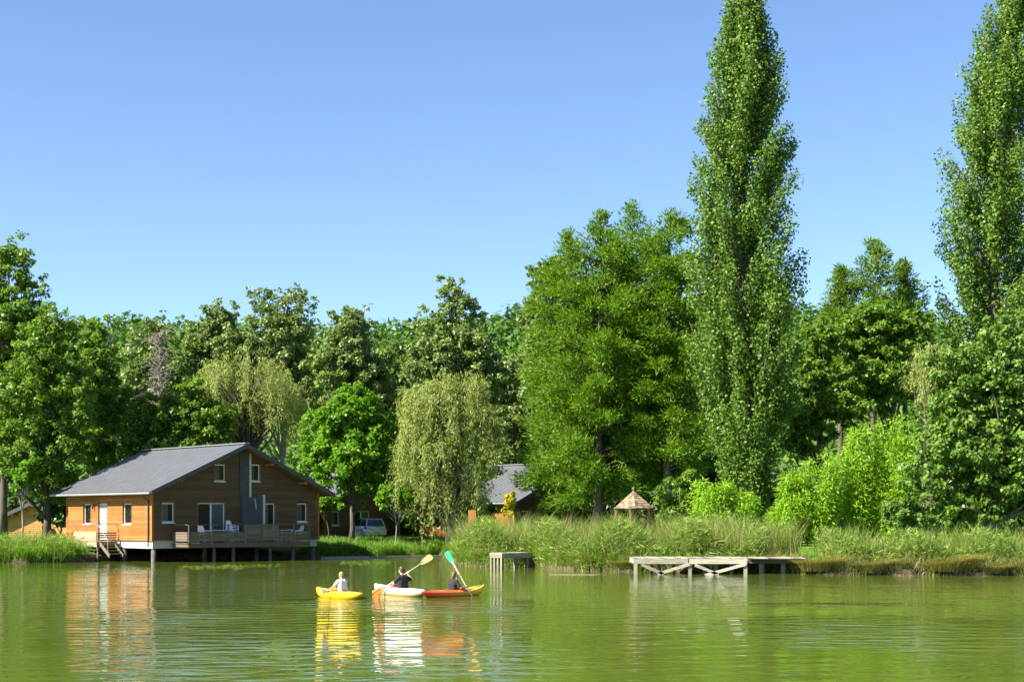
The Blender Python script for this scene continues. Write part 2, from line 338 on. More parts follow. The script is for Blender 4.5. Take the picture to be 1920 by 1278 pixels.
# ------------------------------------------------------------------ foliage machinery
def nrm(v): return v / np.maximum(np.linalg.norm(v, axis=-1, keepdims=True), 1e-9)
def leaf_mesh(name, c, axis, normal, L, Wd, tint):
    L = np.broadcast_to(np.asarray(L, float), len(c)); Wd = np.broadcast_to(np.asarray(Wd, float), len(c)); tint = np.asarray(tint)
    if len(c) > 4000:
        kp = rnd(len(c)).random(len(c)) < 0.78; c, axis, normal, L, Wd, tint = c[kp], axis[kp], normal[kp], L[kp] * 1.09, Wd[kp] * 1.09, tint[kp]
    n = len(c); a = nrm(axis); b = nrm(np.cross(normal, a)); nn = np.cross(a, b)
    L = np.broadcast_to(np.asarray(L, float).reshape(-1, 1), (n, 1)); Wd = np.broadcast_to(np.asarray(Wd, float).reshape(-1, 1), (n, 1))
    v = np.empty((n, 4, 3), np.float32)
    v[:, 0] = c; v[:, 1] = c + a * L * 0.42 + b * Wd * 0.5 + nn * Wd * 0.12; v[:, 2] = c + a * L; v[:, 3] = c + a * L * 0.42 - b * Wd * 0.5 + nn * Wd * 0.12
    return quads(name, v, tint)
def quads(name, v, tint):
    n = len(v); me = bpy.data.meshes.new(name)
    me.vertices.add(n * 4); me.vertices.foreach_set('co', np.ascontiguousarray(v, np.float32).reshape(-1))
    me.loops.add(n * 4); me.loops.foreach_set('vertex_index', np.arange(n * 4, dtype=np.int32))
    me.polygons.add(n); me.polygons.foreach_set('loop_start', np.arange(0, n * 4, 4, dtype=np.int32))
    at_ = me.attributes.new('tint', 'FLOAT', 'FACE'); at_.data.foreach_set('value', np.ascontiguousarray(tint, np.float32))
    me.update(calc_edges=True); return me
def sph(r, n):
    return nrm(r.normal(size=(n, 3)))
def clump_leaves(r, C, R, n_total, L, Wd, up=0.5, out=0.7, jit=0.6, droop=0.15, tint_c=0.5):
    """leaves spread through clumps: C centres (k,3), R radii (k,3)"""
    k = len(C); w = (R[:, 0] * R[:, 2]); w = w / w.sum()
    idx = r.choice(k, n_total, p=w)
    d = sph(r, n_total); rad = r.uniform(0.35, 1.0, (n_total, 1)) ** 0.5
    pos = C[idx] + d * rad * R[idx]
    nor = nrm(d * out + np.array([0, 0, up]) + r.normal(size=(n_total, 3)) * jit)
    ax = nrm(np.cross(nor, sph(r, n_total))) + np.array([0, 0, -droop])
    ct = r.uniform(0, 1, k)
    tint = np.clip(ct[idx] * tint_c + r.uniform(0, 1, n_total) * (1 - tint_c), 0, 1)
    return pos, ax, nor, L * r.uniform(0.7, 1.25, n_total), Wd * r.uniform(0.7, 1.25, n_total), tint
def join_leaves(parts):
    return [np.concatenate([p[i] for p in parts]) for i in range(6)]
def limb_path(r, a, b, n=5, sag=0.12):
    a = np.array(a, float); b = np.array(b, float); L = np.linalg.norm(b - a)
    ts = np.linspace(0, 1, n); off = r.normal(size=3) * L * sag * 0.5
    return [tuple(a + (b - a) * t + off * math.sin(math.pi * t) + np.array([0, 0, L * sag * math.sin(math.pi * t) * 0.4])) for t in ts]
def trunk_mesh(r, base, top, r0, limbs, n=8):
    mb = MB(); base = np.array(base, float); top = np.array(top, float)
    pts = [tuple(base + (top - base) * t + np.array([0.12 * math.sin(7 * t + base[0]), 0.12 * math.cos(5 * t), 0]) * min(1, t * 4)) for t in np.linspace(0, 1, 9)]
    pts[0] = (pts[0][0], pts[0][1], pts[0][2] - 0.3)
    mb.tube(pts, [r0 * (1.35 if i == 0 else 1) * (1 - 0.8 * i / 8) for i in range(9)], n)
    H = max(top[2] - base[2], 0.1)
    for e in limbs:
        e = np.array(e, float); t = np.clip((e[2] - base[2]) / H - 0.28 - 0.1 * r.random(), 0.12, 0.9)
        i = t * 8; j = int(i); p = np.array(pts[j]) + (np.array(pts[min(j + 1, 8)]) - np.array(pts[j])) * (i - j)
        rr = r0 * (1 - 0.8 * t) * 0.5
        mb.tube(limb_path(r, p, e), [rr, rr * 0.8, rr * 0.6, rr * 0.4, rr * 0.18], 5)
    return mb.mesh('trunk', True)
TREES = []
def finish_tree(name, label, cat, base, lv, mat, trunk_me, bark='bark', group=None, crown='crown'):
    root = empty(name, base); tag(root, label, cat, group)
    b = np.array(base, np.float32)
    lv[0] = lv[0] - b
    c = link(crown, leaf_mesh(crown, *lv), M[mat], root)
    if trunk_me is not None:
        for v in trunk_me.vertices: v.co -= Vector(base)
        link('trunk', trunk_me, M[bark], root)
    TREES.append(root); return root
def masses_world(px_masses, Y, depth=1.0, yoff=None, r=None):
    C, R = [], []
    for i, m in enumerate(px_masses):
        cx, cy, rx, ry = m[:4]; dy = m[4] if len(m) > 4 else 0.0
        p = at(cx, cy, Y + dy); s = F / (Y + dy)
        C.append((p.x, p.y, p.z)); R.append((rx / s, rx / s * depth, ry / s))
    return np.array(C), np.array(R)
def broadleaf(name, label, Y, px_masses, n, L, Wd, mat, base_px, seed, bark='bark', r0=0.22, clump=0.26, nclump=70, cat='tree', depth=0.9, group=None, up=0.5, droop=0.15, fill=0.34):
    r = rnd(seed); C, R = masses_world(px_masses, Y, depth)
    area = R[:, 0] * R[:, 2]; area = area / area.sum()
    cc, rr = [], []
    for i in range(len(C)):
        k = max(6, int(nclump * area[i] * len(C) ** 0.3))
        d = sph(r, k); d[:, 2] = np.where((d[:, 2] < -0.45) & (r.random(k) < 0.5), -d[:, 2], d[:, 2])
        t = r.uniform(fill, 1.02, (k, 1))
        cc.append(C[i] + d * t * R[i]); q = R[i].mean() * clump * r.uniform(0.65, 1.4, (k, 1))
        rr.append(q * np.array([[1.1, 1.1, 0.8]]))
    cc = np.concatenate(cc); rr = np.concatenate(rr)
    bx = (base_px - 960) * Y / F; base = (bx, Y, float(ground_z(bx, Y)) - 0.05)
    cc[:, 2] = np.maximum(cc[:, 2], base[2] + 0.35)
    lv = list(clump_leaves(r, cc, rr, n, L, Wd, up=up, droop=droop))
    top = C[np.argmax(C[:, 2] + R[:, 2] * 0.2)]; topz = (C[:, 2] + R[:, 2] * 0.2).max()
    limbs = cc[r.choice(len(cc), min(len(cc), 26), replace=False)]
    tm = trunk_mesh(r, base, (0.85 * top[0] + 0.15 * bx, Y + 0.2, topz), r0, limbs)
    return finish_tree(name, label, cat, base, lv, mat, tm, bark, group, 'crown' if cat != 'shrub' else 'foliage')
def columnar(name, label, Y, env, base_px, n, L, Wd, mat, seed, nb=190):
    """Lombardy poplar: steep plumes of leaves; env rows (py, centre px, half width px)"""
    r = rnd(seed); s = F / Y
    pz = np.array([CH - (e[0] - HZ) / s for e in env])[::-1]; ex = np.array([(e[1] - 960) / s for e in env])[::-1]; ew = np.array([e[2] * 1.12 / s for e in env])[::-1]
    z0, z1 = pz[0], pz[-1]; cc, rr, limbs = [], [], []
    for i in range(nb):
        ze = z0 + 1.0 + (z1 - z0 - 1.0) * r.random() ** 0.9
        rise = r.uniform(2.5, 5.0); zs = max(z0 - 1.5, ze - rise)
        w = float(np.interp(ze, pz, ew)); cx = float(np.interp(ze, pz, ex)); ph = r.uniform(0, 2 * math.pi)
        rho = w * (0.08 + 0.92 * r.random() ** 0.55)
        end = np.array([cx + rho * math.cos(ph), Y + rho * math.sin(ph) * 0.95, ze]); st = np.array([float(np.interp(zs, pz, ex)), Y, zs])
        if i % 3 == 0: limbs.append((st, end))
        for t in np.arange(0.35, 1.01, 0.11):
            p = st + (end - st) * np.array([t ** 0.65, t ** 0.65, t]); cc.append(p + r.normal(size=3) * 0.08)
            q = r.uniform(0.36, 0.62) * (1.1 - 0.35 * t); rr.append((q, q, q * 1.5))
    for t in np.linspace(0, 1, 10):
        z = z1 - 2.4 * t; cc.append(np.array([float(np.interp(z, pz, ex)), Y, z])); rr.append((0.22 + 0.25 * t, 0.22 + 0.25 * t, 0.6))
    cc = np.array(cc); rr = np.array(rr)
    bx = (base_px - 960) * Y / F; base = (bx, Y, float(ground_z(bx, Y)) - 0.05)
    lv = list(clump_leaves(r, cc, rr, n, L, Wd, up=0.25, out=0.8, droop=0.3))
    mb = MB(); zs = np.linspace(base[2] - 0.3, z1 - 0.5, 14)
    mb.tube([(float(np.interp(z, pz, ex)) if z > z0 + 3 else bx + (float(np.interp(z0 + 3, pz, ex)) - bx) * max(0, (z - base[2]) / (z0 + 3 - base[2])), Y, z) for z in zs], [0.55 * (1 - 0.9 * i / 13) for i in range(14)], 9)
    for a, e in limbs: mb.tube(limb_path(r, a, e, 5, 0.08), [0.09, 0.075, 0.06, 0.04, 0.015], 5)
    return finish_tree(name, label, 'tree', base, lv, mat, mb.mesh('trunk', True))
def feathery(name, label, Y, apex, prof, base_px, n, mat, seed, nb=170, L=0.34, Wd=0.055, lift=0.25, r0=0.35, spray=0.75, cat='tree'):
    """bald cypress / larch: tiers of soft sprays; prof rows (py, half width px), apex (px, py)"""
    r = rnd(seed); s = F / Y; ax0 = (apex[0] - 960) / s
    zt = CH - (apex[1] - HZ) / s
    pz = np.array([zt] + [CH - (p[0] - HZ) / s for p in prof])[::-1]; pw = np.array([0.05] + [p[1] / s for p in prof])[::-1]
    bx = (base_px - 960) / s; base = (bx, Y, float(ground_z(bx, Y)) - 0.05)
    zl = pz[0]; P_, A_, N_, T_, W_ = [], [], [], [], []
    cc, rr, ad, limbs = [], [], [], []
    for i in range(nb):
        z = zl + (zt - 0.2 - zl) * (i + r.random()) / nb
        w = float(np.interp(z, pz, pw)) * r.uniform(0.72, 1.08); ph = r.uniform(0, 2 * math.pi)
        cx = bx + (ax0 - bx) * (z - base[2]) / (zt - base[2])
        o = np.array([math.cos(ph), math.sin(ph), 0])
        st = np.array([cx, Y, z - 0.25 * w]); e = st + o * w + np.array([0, 0, lift * w + 0.15])
        if i % 2 == 0 and w > 0.6: limbs.append((st, e))
        m = max(2, int(w / 0.55))
        for t in np.linspace(0.4 if w > 1 else 0.2, 1, m):
            p = st + (e - st) * t + np.array([0, 0, 0.12 * w * math.sin(math.pi * t)]) + r.normal(size=3) * 0.12
            q = spray * r.uniform(0.6, 1.2) * (0.5 + 0.5 * min(1, w / 2.5)); cc.append(p); rr.append((q, q, q * 0.55)); ad.append(o)
    cc = np.array(cc); rr = np.array(rr); ad = np.array(ad)
    k = len(cc); wt = rr[:, 0] ** 1.5; idx = r.choice(k, n, p=wt / wt.sum())
    d = sph(r, n); rad = r.uniform(0.1, 1.0, (n, 1)) ** 0.6
    pos = cc[idx] + d * rad * rr[idx]
    axis = nrm(ad[idx] * 0.7 + d * 0.8 + r.normal(size=(n, 3)) * 0.35 + np.array([0, 0, 0.25]))
    nor = nrm(np.array([0, 0, 0.8]) + d * 0.5 + r.normal(size=(n, 3)) * 0.5)
    ct = r.uniform(0, 1, k); tint = np.clip(ct[idx] * 0.45 + r.random(n) * 0.55, 0, 1)
    lv = [pos, axis, nor, L * r.uniform(0.6, 1.3, n), Wd * r.uniform(0.7, 1.3, n), tint]
    mb = MB()
    mb.tube([(bx + (ax0 - bx) * t, Y, base[2] - 0.3 + (zt - base[2]) * t) for t in np.linspace(0, 1, 9)], [r0 * (1.5 if i == 0 else 1) * (1 - 0.95 * i / 8) for i in range(9)], 9)
    for a, e in limbs: mb.tube(limb_path(r, a, e, 4, 0.05), [0.07, 0.05, 0.03, 0.012], 5)
    return finish_tree(name, label, cat, base, lv, mat, mb.mesh('trunk', True))
def willow(name, label, Y, domes, bottom_py, base_px, n, seed, strands=520, L=0.24, Wd=0.048, r0=0.4):
    r = rnd(seed); C, R = masses_world(domes, Y, 0.95); s = F / Y
    bx = (base_px - 960) / s; base = (bx, Y, float(ground_z(bx, Y)) - 0.05); zb = CH - (bottom_py - HZ) / s
    area = R[:, 0] * R[:, 2]; area /= area.sum()
    pos, axs, nor, tint, limbs = [], [], [], [], []
    per = n // strands
    for i in range(strands):
        if i % 6 == 0:
            k = r.choice(len(C), p=area); d = sph(r, 1)[0]; d[2] = abs(d[2]) * r.uniform(0.2, 1.1)
            d = d / np.linalg.norm(d); st0 = C[k] + d * R[k] * r.uniform(0.7, 1.08); limbs.append(st0)
            hang0 = min(max(0.4, (st0[2] - zb) * r.uniform(0.2, 0.95)), r.uniform(0.6, 3.6)); ctint = r.random()
        st = st0 + r.normal(size=3) * np.array([0.32, 0.32, 0.22]); hang = hang0 * r.uniform(0.5, 1.3)
        outw = nrm(np.array([d[0], d[1], 0.0]) + 1e-6) * r.uniform(0.2, 0.7)
        ts = r.random(per)[:, None]; ts = ts ** 0.8
        p = st + outw * (1 - (1 - np.minimum(ts * 1.6, 1)) ** 2) + np.array([0, 0, 0.35]) * np.sin(np.pi * np.minimum(ts * 2.0, 1)) + np.array([0, 0, -1.0]) * hang * np.maximum(ts - 0.12, 0) / 0.88
        p = p + r.normal(size=(per, 3)) * np.array([0.10, 0.10, 0.05]); p[:, 2] = np.maximum(p[:, 2], base[2] + 0.25)
        pos.append(p); axs.append(np.array([0, 0, -0.9]) + r.normal(size=(per, 3)) * 0.6 + outw * 0.3)
        nor.append(d * 0.8 + np.array([0, 0, 0.3]) + r.normal(size=(per, 3)) * 0.6)
        tint.append(np.clip(ctint * 0.5 + r.random(per) * 0.5, 0, 1))
    pos = np.concatenate(pos); m = len(pos)
    lv = [pos, np.concatenate(axs), nrm(np.concatenate(nor)), L * r.uniform(0.6, 1.3, m), Wd * r.uniform(0.7, 1.3, m), np.concatenate(tint)]
    tm = trunk_mesh(r, base, (C[0][0], Y, C[0][2] + R[0][2] * 0.3), r0, limbs)
    return finish_tree(name, label, 'willow', base, lv, 'willow', tm)
def bamboo(name, label, Y, plumes, base_px, seed, per=900, mat='bamboo', L=0.24, Wd=0.06, cat='bamboo'):
    """arching leafy canes; plumes rows (tip px, tip py, spread px)"""
    r = rnd(seed); s = F / Y; bx = (base_px - 960) / s; base = (bx, Y, float(ground_z(bx, Y)) - 0.05)
    out = []; mb = MB()
    for (px, py, spread) in plumes:
        tip = at(px, py, Y); foot = np.array([tip.x + r.uniform(-0.5, 0.5), Y + r.uniform(-0.6, 0.8), base[2]])
        t3 = np.array([tip.x, Y + r.uniform(-0.7, 0.7), tip.z]); H = t3[2] - foot[2]
        for c in range(3):
            lean = np.array([r.uniform(-1, 1) * spread / s, r.uniform(-1, 1) * spread / s, -H * r.uniform(0.0, 0.18) if c else 0])
            e = t3 + lean * (1 if c else 0.15)
            path = [foot + (e - foot) * np.array([t ** 1.8, t ** 1.8, t]) for t in np.linspace(0, 1, 7)]
            mb.tube([tuple(p) for p in path], [0.02, 0.02, 0.018, 0.016, 0.012, 0.008, 0.004], 5)
            m = per // 3; ts = r.uniform(0.12, 1.0, m); ii = np.minimum((ts * 6).astype(int), 5); fr = (ts * 6 - ii)[:, None]
            pa = np.array(path); p = pa[ii] * (1 - fr) + pa[ii + 1] * fr
            wid = (0.15 + 0.75 * np.sin(np.pi * np.clip(1.05 - ts, 0, 1) ** 0.8))[:, None] * (spread / s) * 0.9
            d = sph(r, m); p = p + d * wid * np.array([1, 1, 0.45]) * r.random((m, 1)) ** 0.5
            p[:, 2] = np.maximum(p[:, 2], base[2] + 0.1)
            out.append((p, d * 0.9 + np.array([0, 0, -0.25]) + r.normal(size=(m, 3)) * 0.3, nrm(np.array([0, 0, 0.7]) + d * 0.5 + r.normal(size=(m, 3)) * 0.5),
                        L * r.uniform(0.7, 1.3, m), Wd * r.uniform(0.7, 1.3, m), np.clip(0.35 * r.random() + 0.65 * r.random(m), 0, 1)))
    lv = join_leaves(out); root = empty(name, base); tag(root, label, cat)
    lv[0] = lv[0] - np.array(base)
    link('foliage', leaf_mesh('foliage', *lv), M[mat], root)
    sm = mb.mesh('stems', True)
    for v in sm.vertices: v.co -= Vector(base)
    link('stems', sm, M['olive'] if False else M['bark'], root); return root
def blades(name, label, pts, h, w, mats, seed, bend=0.35, cat=None, kind='stuff', parent=None, straw=0.0, base=(0, 0, 0), z=None, dirs=None):
    """grass or reed blades: three-piece tapering strips"""
    r = rnd(seed); n = len(pts)
    z = ground_z(pts[:, 0], pts[:, 1]) - 0.04 if z is None else z
    root = np.stack([pts[:, 0], pts[:, 1], z], -1)
    big = 0.5 + 0.5 * np.sin(pts[:, 0] * 1.9 + 1.2 * np.sin(pts[:, 1] * 1.7) + seed) * np.sin(pts[:, 0] * 0.67 + seed * 1.3)
    hh = h * r.uniform(0.45, 1.1, n) * (0.72 + 0.42 * big); ph = r.uniform(0, 2 * np.pi, n); d = np.stack([np.cos(ph), np.sin(ph), np.zeros(n)], -1)
    if dirs is not None: d = nrm(dirs + d * 0.35)
    side = np.stack([-d[:, 1], d[:, 0], np.zeros(n)], -1); sa = r.uniform(0, np.pi, n)[:, None]
    side = side * np.cos(sa) + d * np.sin(sa) * 0.6
    bd = (bend * r.uniform(0.2, 1.3, n) * hh)[:, None]; W_ = (w * r.uniform(0.7, 1.3, n))[:, None]
    lv = []
    for t in (0, 0.55, 1.0):
        lv.append(root + d * bd * t ** 2 + np.array([0, 0, 1.0]) * (hh[:, None] * (t - 0.18 * bend * t * t)))
    ws = (1.0, 0.8, 0.06); qs = []
    for i in range(2):
        qs.append(np.stack([lv[i] - side * W_ * ws[i] / 2, lv[i] + side * W_ * ws[i] / 2, lv[i + 1] + side * W_ * ws[i + 1] / 2, lv[i + 1] - side * W_ * ws[i + 1] / 2], 1))
    v = np.concatenate(qs, 0) - np.array(base); tint = np.tile(r.random(n), 2)
    me = quads(name, v, tint)
    me.materials.append(M[mats[0]])
    if len(mats) > 1:
        me.materials.append(M[mats[1]]); pick = (r.random(n) < straw).astype(np.int32); me.polygons.foreach_set('material_index', np.tile(pick, 2))
    o = bpy.data.objects.new(name, me); COL.objects.link(o); o.parent = parent
    if kind: o['kind'] = kind
    if label: o['label'] = label
    if cat: o['category'] = cat
    return o

# ------------------------------------------------------------------ buildings
def split_interval(a, b, cuts):
    out = [(a, b)]
    for c0, c1 in cuts:
        nxt = []
        for p, q in out:
            if c1 <= p or c0 >= q: nxt.append((p, q)); continue
            if c0 > p: nxt.append((p, c0))
            if c1 < q: nxt.append((c1, q))
        out = nxt
    return out
def make_cabin(root, Wd, D, zb, zp, ze, zr, ovs, ovf, op_gable, op_side, bh=0.145, seed=3, curtain=True, gmat='larch_shade'):
    r = random.Random(seed); slope = (zr - ze) / (Wd / 2 + ovs); th = 0.17
    def under(x): return ze + slope * (min(x, Wd - x) + ovs) - th
    ws = under(0)
    # plinth and core
    MB().box(0.10, Wd - 0.1, 0.10, D - 0.1, zb, zp).build('plinth', M['plinth'], root)
    core = MB(); i = 0.16
    prof = [(i, zp - 0.02), (Wd - i, zp - 0.02), (Wd - i, under(Wd - i) - 0.01), (Wd / 2, under(Wd / 2) - 0.01), (i, under(i) - 0.01)]
    core.add([(x, i, z) for x, z in prof] + [(x, D - i, z) for x, z in prof], [(0, 1, 2, 3, 4), (9, 8, 7, 6, 5)] + [(k, (k + 1) % 5, 5 + (k + 1) % 5, 5 + k) for k in range(5)])
    wall = core.build('wall', M['core'], root)
    # boards: gable front, gable back, the two sides
    def put(tf, s0a, s1a, s0b, s1b, z0, z1, mat):
        q = [(s0a, 0, z0), (s1a, 0, z0), (s1b, 0, z1), (s0b, 0, z1), (s0a, 0.035, z0), (s1a, 0.035, z0), (s1b, 0.035, z1), (s0b, 0.035, z1)]
        MB().add([tf(*p) for p in q], [(0, 1, 2, 3), (7, 6, 5, 4), (0, 4, 5, 1), (1, 5, 6, 2), (2, 6, 7, 3), (3, 7, 4, 0)]).build('board', M[mat], wall)
    rows = int((under(Wd / 2) - zp) / bh) + 1
    for side, (tf, mat, ops) in enumerate(((lambda s, d, z: (s, d, z), gmat, op_gable), (lambda s, d, z: (Wd - s, D - d, z), 'larch_shade', []))):
        for k in range(rows):
            z0, z1 = zp + k * bh, min(zp + (k + 1) * bh - 0.012, under(Wd / 2) - 0.05)
            if z1 - z0 < 0.03: continue
            def lim(z): return max(0.0, (z + th - ze) / slope - ovs) + 0.0
            a0, a1 = lim(z0), lim(z1)
            if Wd - 2 * a1 < 0.1: continue
            cuts = [(o[0], o[1]) for o in ops if o[2] < z1 - 0.02 and o[3] > z0 + 0.02]
            segs = split_interval(a0, Wd - a0, cuts)
            fin = []
            for p, q in segs:
                if q - p > 4.5 and side == 0:
                    m = r.uniform(p + 1.5, q - 1.5); fin += [(p, m - 0.003), (m + 0.003, q)]
                else: fin.append((p, q))
            for p, q in fin:
                put(tf, p, q, a1 if p == a0 else p, Wd - a1 if q == Wd - a0 else q, z0, z1, mat)
    for side, (tf, ops) in enumerate(((lambda s, d, z: (d, s, z), op_side), (lambda s, d, z: (Wd - d, D - s, z), []))):
        k = 0
        while zp + k * bh < ws - 0.03:
            z0, z1 = zp + k * bh, min(zp + (k + 1) * bh - 0.012, ws); k += 1
            for p, q in split_interval(0.04, D - 0.04, [(o[0], o[1]) for o in ops if o[2] < z1 - 0.02 and o[3] > z0 + 0.02]):
                if q - p > 4.5 and side == 0:
                    m = r.uniform(p + 1.5, q - 1.5); pc = [(p, m - 0.003), (m + 0.003, q)]
                else: pc = [(p, q)]
                for a, b in pc: put(tf, a, b, a, b, z0, z1, 'larch')
    for (x, y) in ((-0.02, -0.02), (Wd - 0.1, -0.02), (-0.02, D - 0.1), (Wd - 0.1, D - 0.1)):
        MB().box(x, x + 0.12, y, y + 0.12, zp - 0.03, ws - 0.005).build('corner_post', M['larch_trim'], root)
    # openings
    for ops, tf in ((op_gable, lambda s, d, z: (s, d, z)), (op_side, lambda s, d, z: (d, s, z))):
        def bx(mb, s0, s1, d0, d1, z0, z1):
            a, b = tf(s0, d0, z0), tf(s1, d1, z1)
            return mb.box(min(a[0], b[0]), max(a[0], b[0]), min(a[1], b[1]), max(a[1], b[1]), z0, z1)
        for (s0, s1, z0, z1, kind) in ops:
            f = MB(); side = ops is op_side; g = 0.005
            rv = MB()
            for q in ((s0 - 0.025, s0, z0, z1), (s1, s1 + 0.025, z0, z1), (s0 - 0.025, s1 + 0.025, z1, z1 + 0.025)): bx(rv, q[0], q[1], -0.012, 0.158, q[2], q[3])
            w = 0.07; d0, d1 = 0.10, 0.135
            for q in ((s0 + g, s0 + w, z0 + g, z1 - g), (s1 - w, s1 - g, z0 + g, z1 - g), (s0 + w, s1 - w, z1 - w, z1 - g), (s0 + w, s1 - w, z0 + g, z0 + w)): bx(f, q[0], q[1], d0, d1, q[2], q[3])
            if kind == 'door':
                o = f.build('door', M['white'], root)
                bx(MB(), s0 + w, s1 - w, d0 + 0.012, d1 - 0.01, z0 + w, z1 - w).build('pane', M['frosted'], o)
                bx(MB(), s1 - 0.14, s1 - 0.11, d0 - 0.05, d0 - 0.005, z0 + 0.95, z0 + 1.08).build('handle', M['steel'], o)
            else:
                if kind == 'slider':
                    m = (s0 + s1) / 2; bx(f, m - 0.05, m + 0.05, d0 - 0.01, d1 + 0.002, z0 + w, z1 - w)
                o = f.build('sliding_door' if kind == 'slider' else 'window', M['white'], root)
                panes = [(s0 + w, (s0 + s1) / 2 - 0.05), ((s0 + s1) / 2 + 0.05, s1 - w)] if kind == 'slider' else [(s0 + w, s1 - w)]
                for p, q in panes: bx(MB(), p, q, 0.112, 0.117, z0 + w, z1 - w).build('pane', M['glass'], o)
                if curtain:
                    p, q = panes[-1]; cm = MB(); nn = 14
                    for j in range(nn):
                        a = p + (q - p) * j / nn; b = p + (q - p) * (j + 1) / nn; da = 0.128 + 0.014 * (j % 2); db = 0.128 + 0.014 * ((j + 1) % 2)
                        if kind == 'window' and (j >= 8 or (side and j >= 4)): continue
                        cm.add([tf(a, da, z0 + w), tf(b, db, z0 + w), tf(b, db, z1 - w), tf(a, da, z1 - w)], [(0, 1, 2, 3)])
                    cm.build('curtain', M['curtain'], o)
                bx(MB(), s0 - 0.03, s1 + 0.03, -0.05, 0.098, z0 - 0.05, z0).build('sill', M['white'], o)
            rv.build('reveal', M['larch_trim'], o)
    # roof: two slabs, seams, gutters, barge boards
    y0, y1 = -ovf, D + ovf
    slab = MB()
    for sg in (0, 1):
        fx = (lambda x: x) if sg == 0 else (lambda x: Wd - x)
        vs = [(fx(x), y, z + o) for y in (y0, y1) for (x, z) in ((-ovs, ze), (Wd / 2, zr)) for o in (0, -th + 0.03)]
        slab.add(vs, [(0, 2, 3, 1), (4, 5, 7, 6), (0, 4, 6, 2), (1, 3, 7, 5), (0, 1, 5, 4), (2, 6, 7, 3)])
    roof = slab.build('roof', M['metalroof'], root)
    npan = max(4, int((y1 - y0) / 0.52)); pw = (y1 - y0) / npan
    nx, nz = -slope / math.hypot(1, slope), 1 / math.hypot(1, slope)
    for sg in (0, 1):
        for k in range(npan):   # metal sheets with an upstanding seam on one edge
            ya, yb = y0 + k * pw, y0 + (k + 1) * pw
            prof = [(ya + 0.004, 0.004), (ya + 0.004, 0.026), (ya + 0.03, 0.026), (ya + 0.04, 0.012), (yb - 0.002, 0.012), (yb - 0.002, 0.004)]
            vs = []
            for (x, z) in ((-ovs - 0.03, ze - 0.03 * slope), (Wd / 2 - 0.03, zr - 0.03 * slope)):
                for (y, h) in prof:
                    X = x + nx * h; vs.append((X if sg == 0 else Wd - X, y, z + nz * h))
            MB().add(vs, [(j, (j + 1) % 6, 6 + (j + 1) % 6, 6 + j) for j in range(6)] + [(5, 4, 3, 2, 1, 0), (6, 7, 8, 9, 10, 11)]).build('roof_sheet', M['metalroof'], roof)
        gx_ = -ovs - 0.09 if sg == 0 else Wd + ovs + 0.09
        MB().box(gx_ - 0.07, gx_ + 0.07, y0 + 0.01, y1 - 0.01, ze - 0.17, ze - 0.045).build('gutter', M['gutter'], root, bevel=0.03)
        # soffit lining and barge boards
        fx = (lambda x: x) if sg == 0 else (lambda x: Wd - x)
        so = MB(); vs = [(fx(x), y, z - th + 0.028 + o) for y in (y0 + 0.03, y1 - 0.03) for (x, z) in ((-ovs + 0.02, ze + 0.02 * slope), (Wd / 2, zr)) for o in (0, -0.02)]
        so.add(vs, [(0, 2, 3, 1), (4, 5, 7, 6), (0, 4, 6, 2), (1, 3, 7, 5), (0, 1, 5, 4), (2, 6, 7, 3)]).build('soffit', M['soffit'], roof)
        for yy in (y0 - 0.03, y1):
            vs = [(fx(x), y, z + o) for y in (yy, yy + 0.028) for (x, z) in ((-ovs, ze), (Wd / 2, zr)) for o in (0.03, -0.24)]
            MB().add(vs, [(0, 2, 3, 1), (4, 5, 7, 6), (0, 4, 6, 2), (1, 3, 7, 5), (0, 1, 5, 4), (2, 6, 7, 3)]).build('barge_board', M['fascia'], roof)
        for xx in (1.5, 3.9):
            z = ze + slope * (xx + ovs) - th - 0.13
            MB().box(fx(xx) - 0.06, fx(xx) + 0.06, y0 + 0.1, 0.0, z - 0.08, z + 0.08).build('purlin', M['larch_trim'], roof)
    MB().bar((Wd / 2, y0 - 0.01, zr + 0.05), (Wd / 2, y1 + 0.01, zr + 0.05), 0.34, 0.05).build('ridge_cap', M['gutter'], roof)
    return dict(under=under, slope=slope, wall=wall, roof=roof)

HA = math.radians(43); HX, HY = -20.5, 85.0; CW, CD = 11.6, 10.45
def gl(px, y=0.0):
    """photo column -> distance along the lake house gable, at local depth y"""
    k = (px - 960) / F; X0 = HX - y * math.sin(HA); Y0 = HY + y * math.cos(HA)
    return (k * Y0 - X0) / (math.cos(HA) - k * math.sin(HA))
def sl(px, x=0.0):
    k = (px - 960) / F; X0 = HX + x * math.cos(HA); Y0 = HY + x * math.sin(HA)
    return (X0 - k * Y0) / (k * math.cos(HA) + math.sin(HA))
def zg(py, L): return CH - (py - HZ) * (HY + L * math.sin(HA)) / F
def zs(py, s): return CH - (py - HZ) * (HY + s * math.cos(HA)) / F
ZB, ZP, ZE, ZR = 0.78, 1.23, 4.03, 6.90
def og(a, b, t, m, kind='window'):
    s0, s1 = gl(a), gl(b); return (s0, s1, max(ZP, zg(m, (s0 + s1) / 2)), zg(t, (s0 + s1) / 2), kind)
def os_(a, b, t, m, kind='window'):
    s1, s0 = sl(a), sl(b); return (s0, s1, max(ZP, zs(m, (s0 + s1) / 2)), zs(t, (s0 + s1) / 2), kind)
OPG = [og(304, 327, 942, 979), og(371, 422, 942, 1030, 'slider'), og(491, 516, 943, 1030), og(557, 576, 943, 978), og(402, 423, 870, 902), og(467, 488, 870, 902)]
OPS = [os_(156, 170, 944, 982), os_(184, 201, 943, 1030, 'door'), os_(230, 247, 943, 982)]
house = empty('lake_cabin', (HX, HY, 0), HA)
tag(house, 'orange larch clad cabin on stilts over the lake with grey metal roof', 'house')
hp = make_cabin(house, CW, CD, ZB, ZP, ZE, ZR, 0.55, 0.9, OPG, OPS)
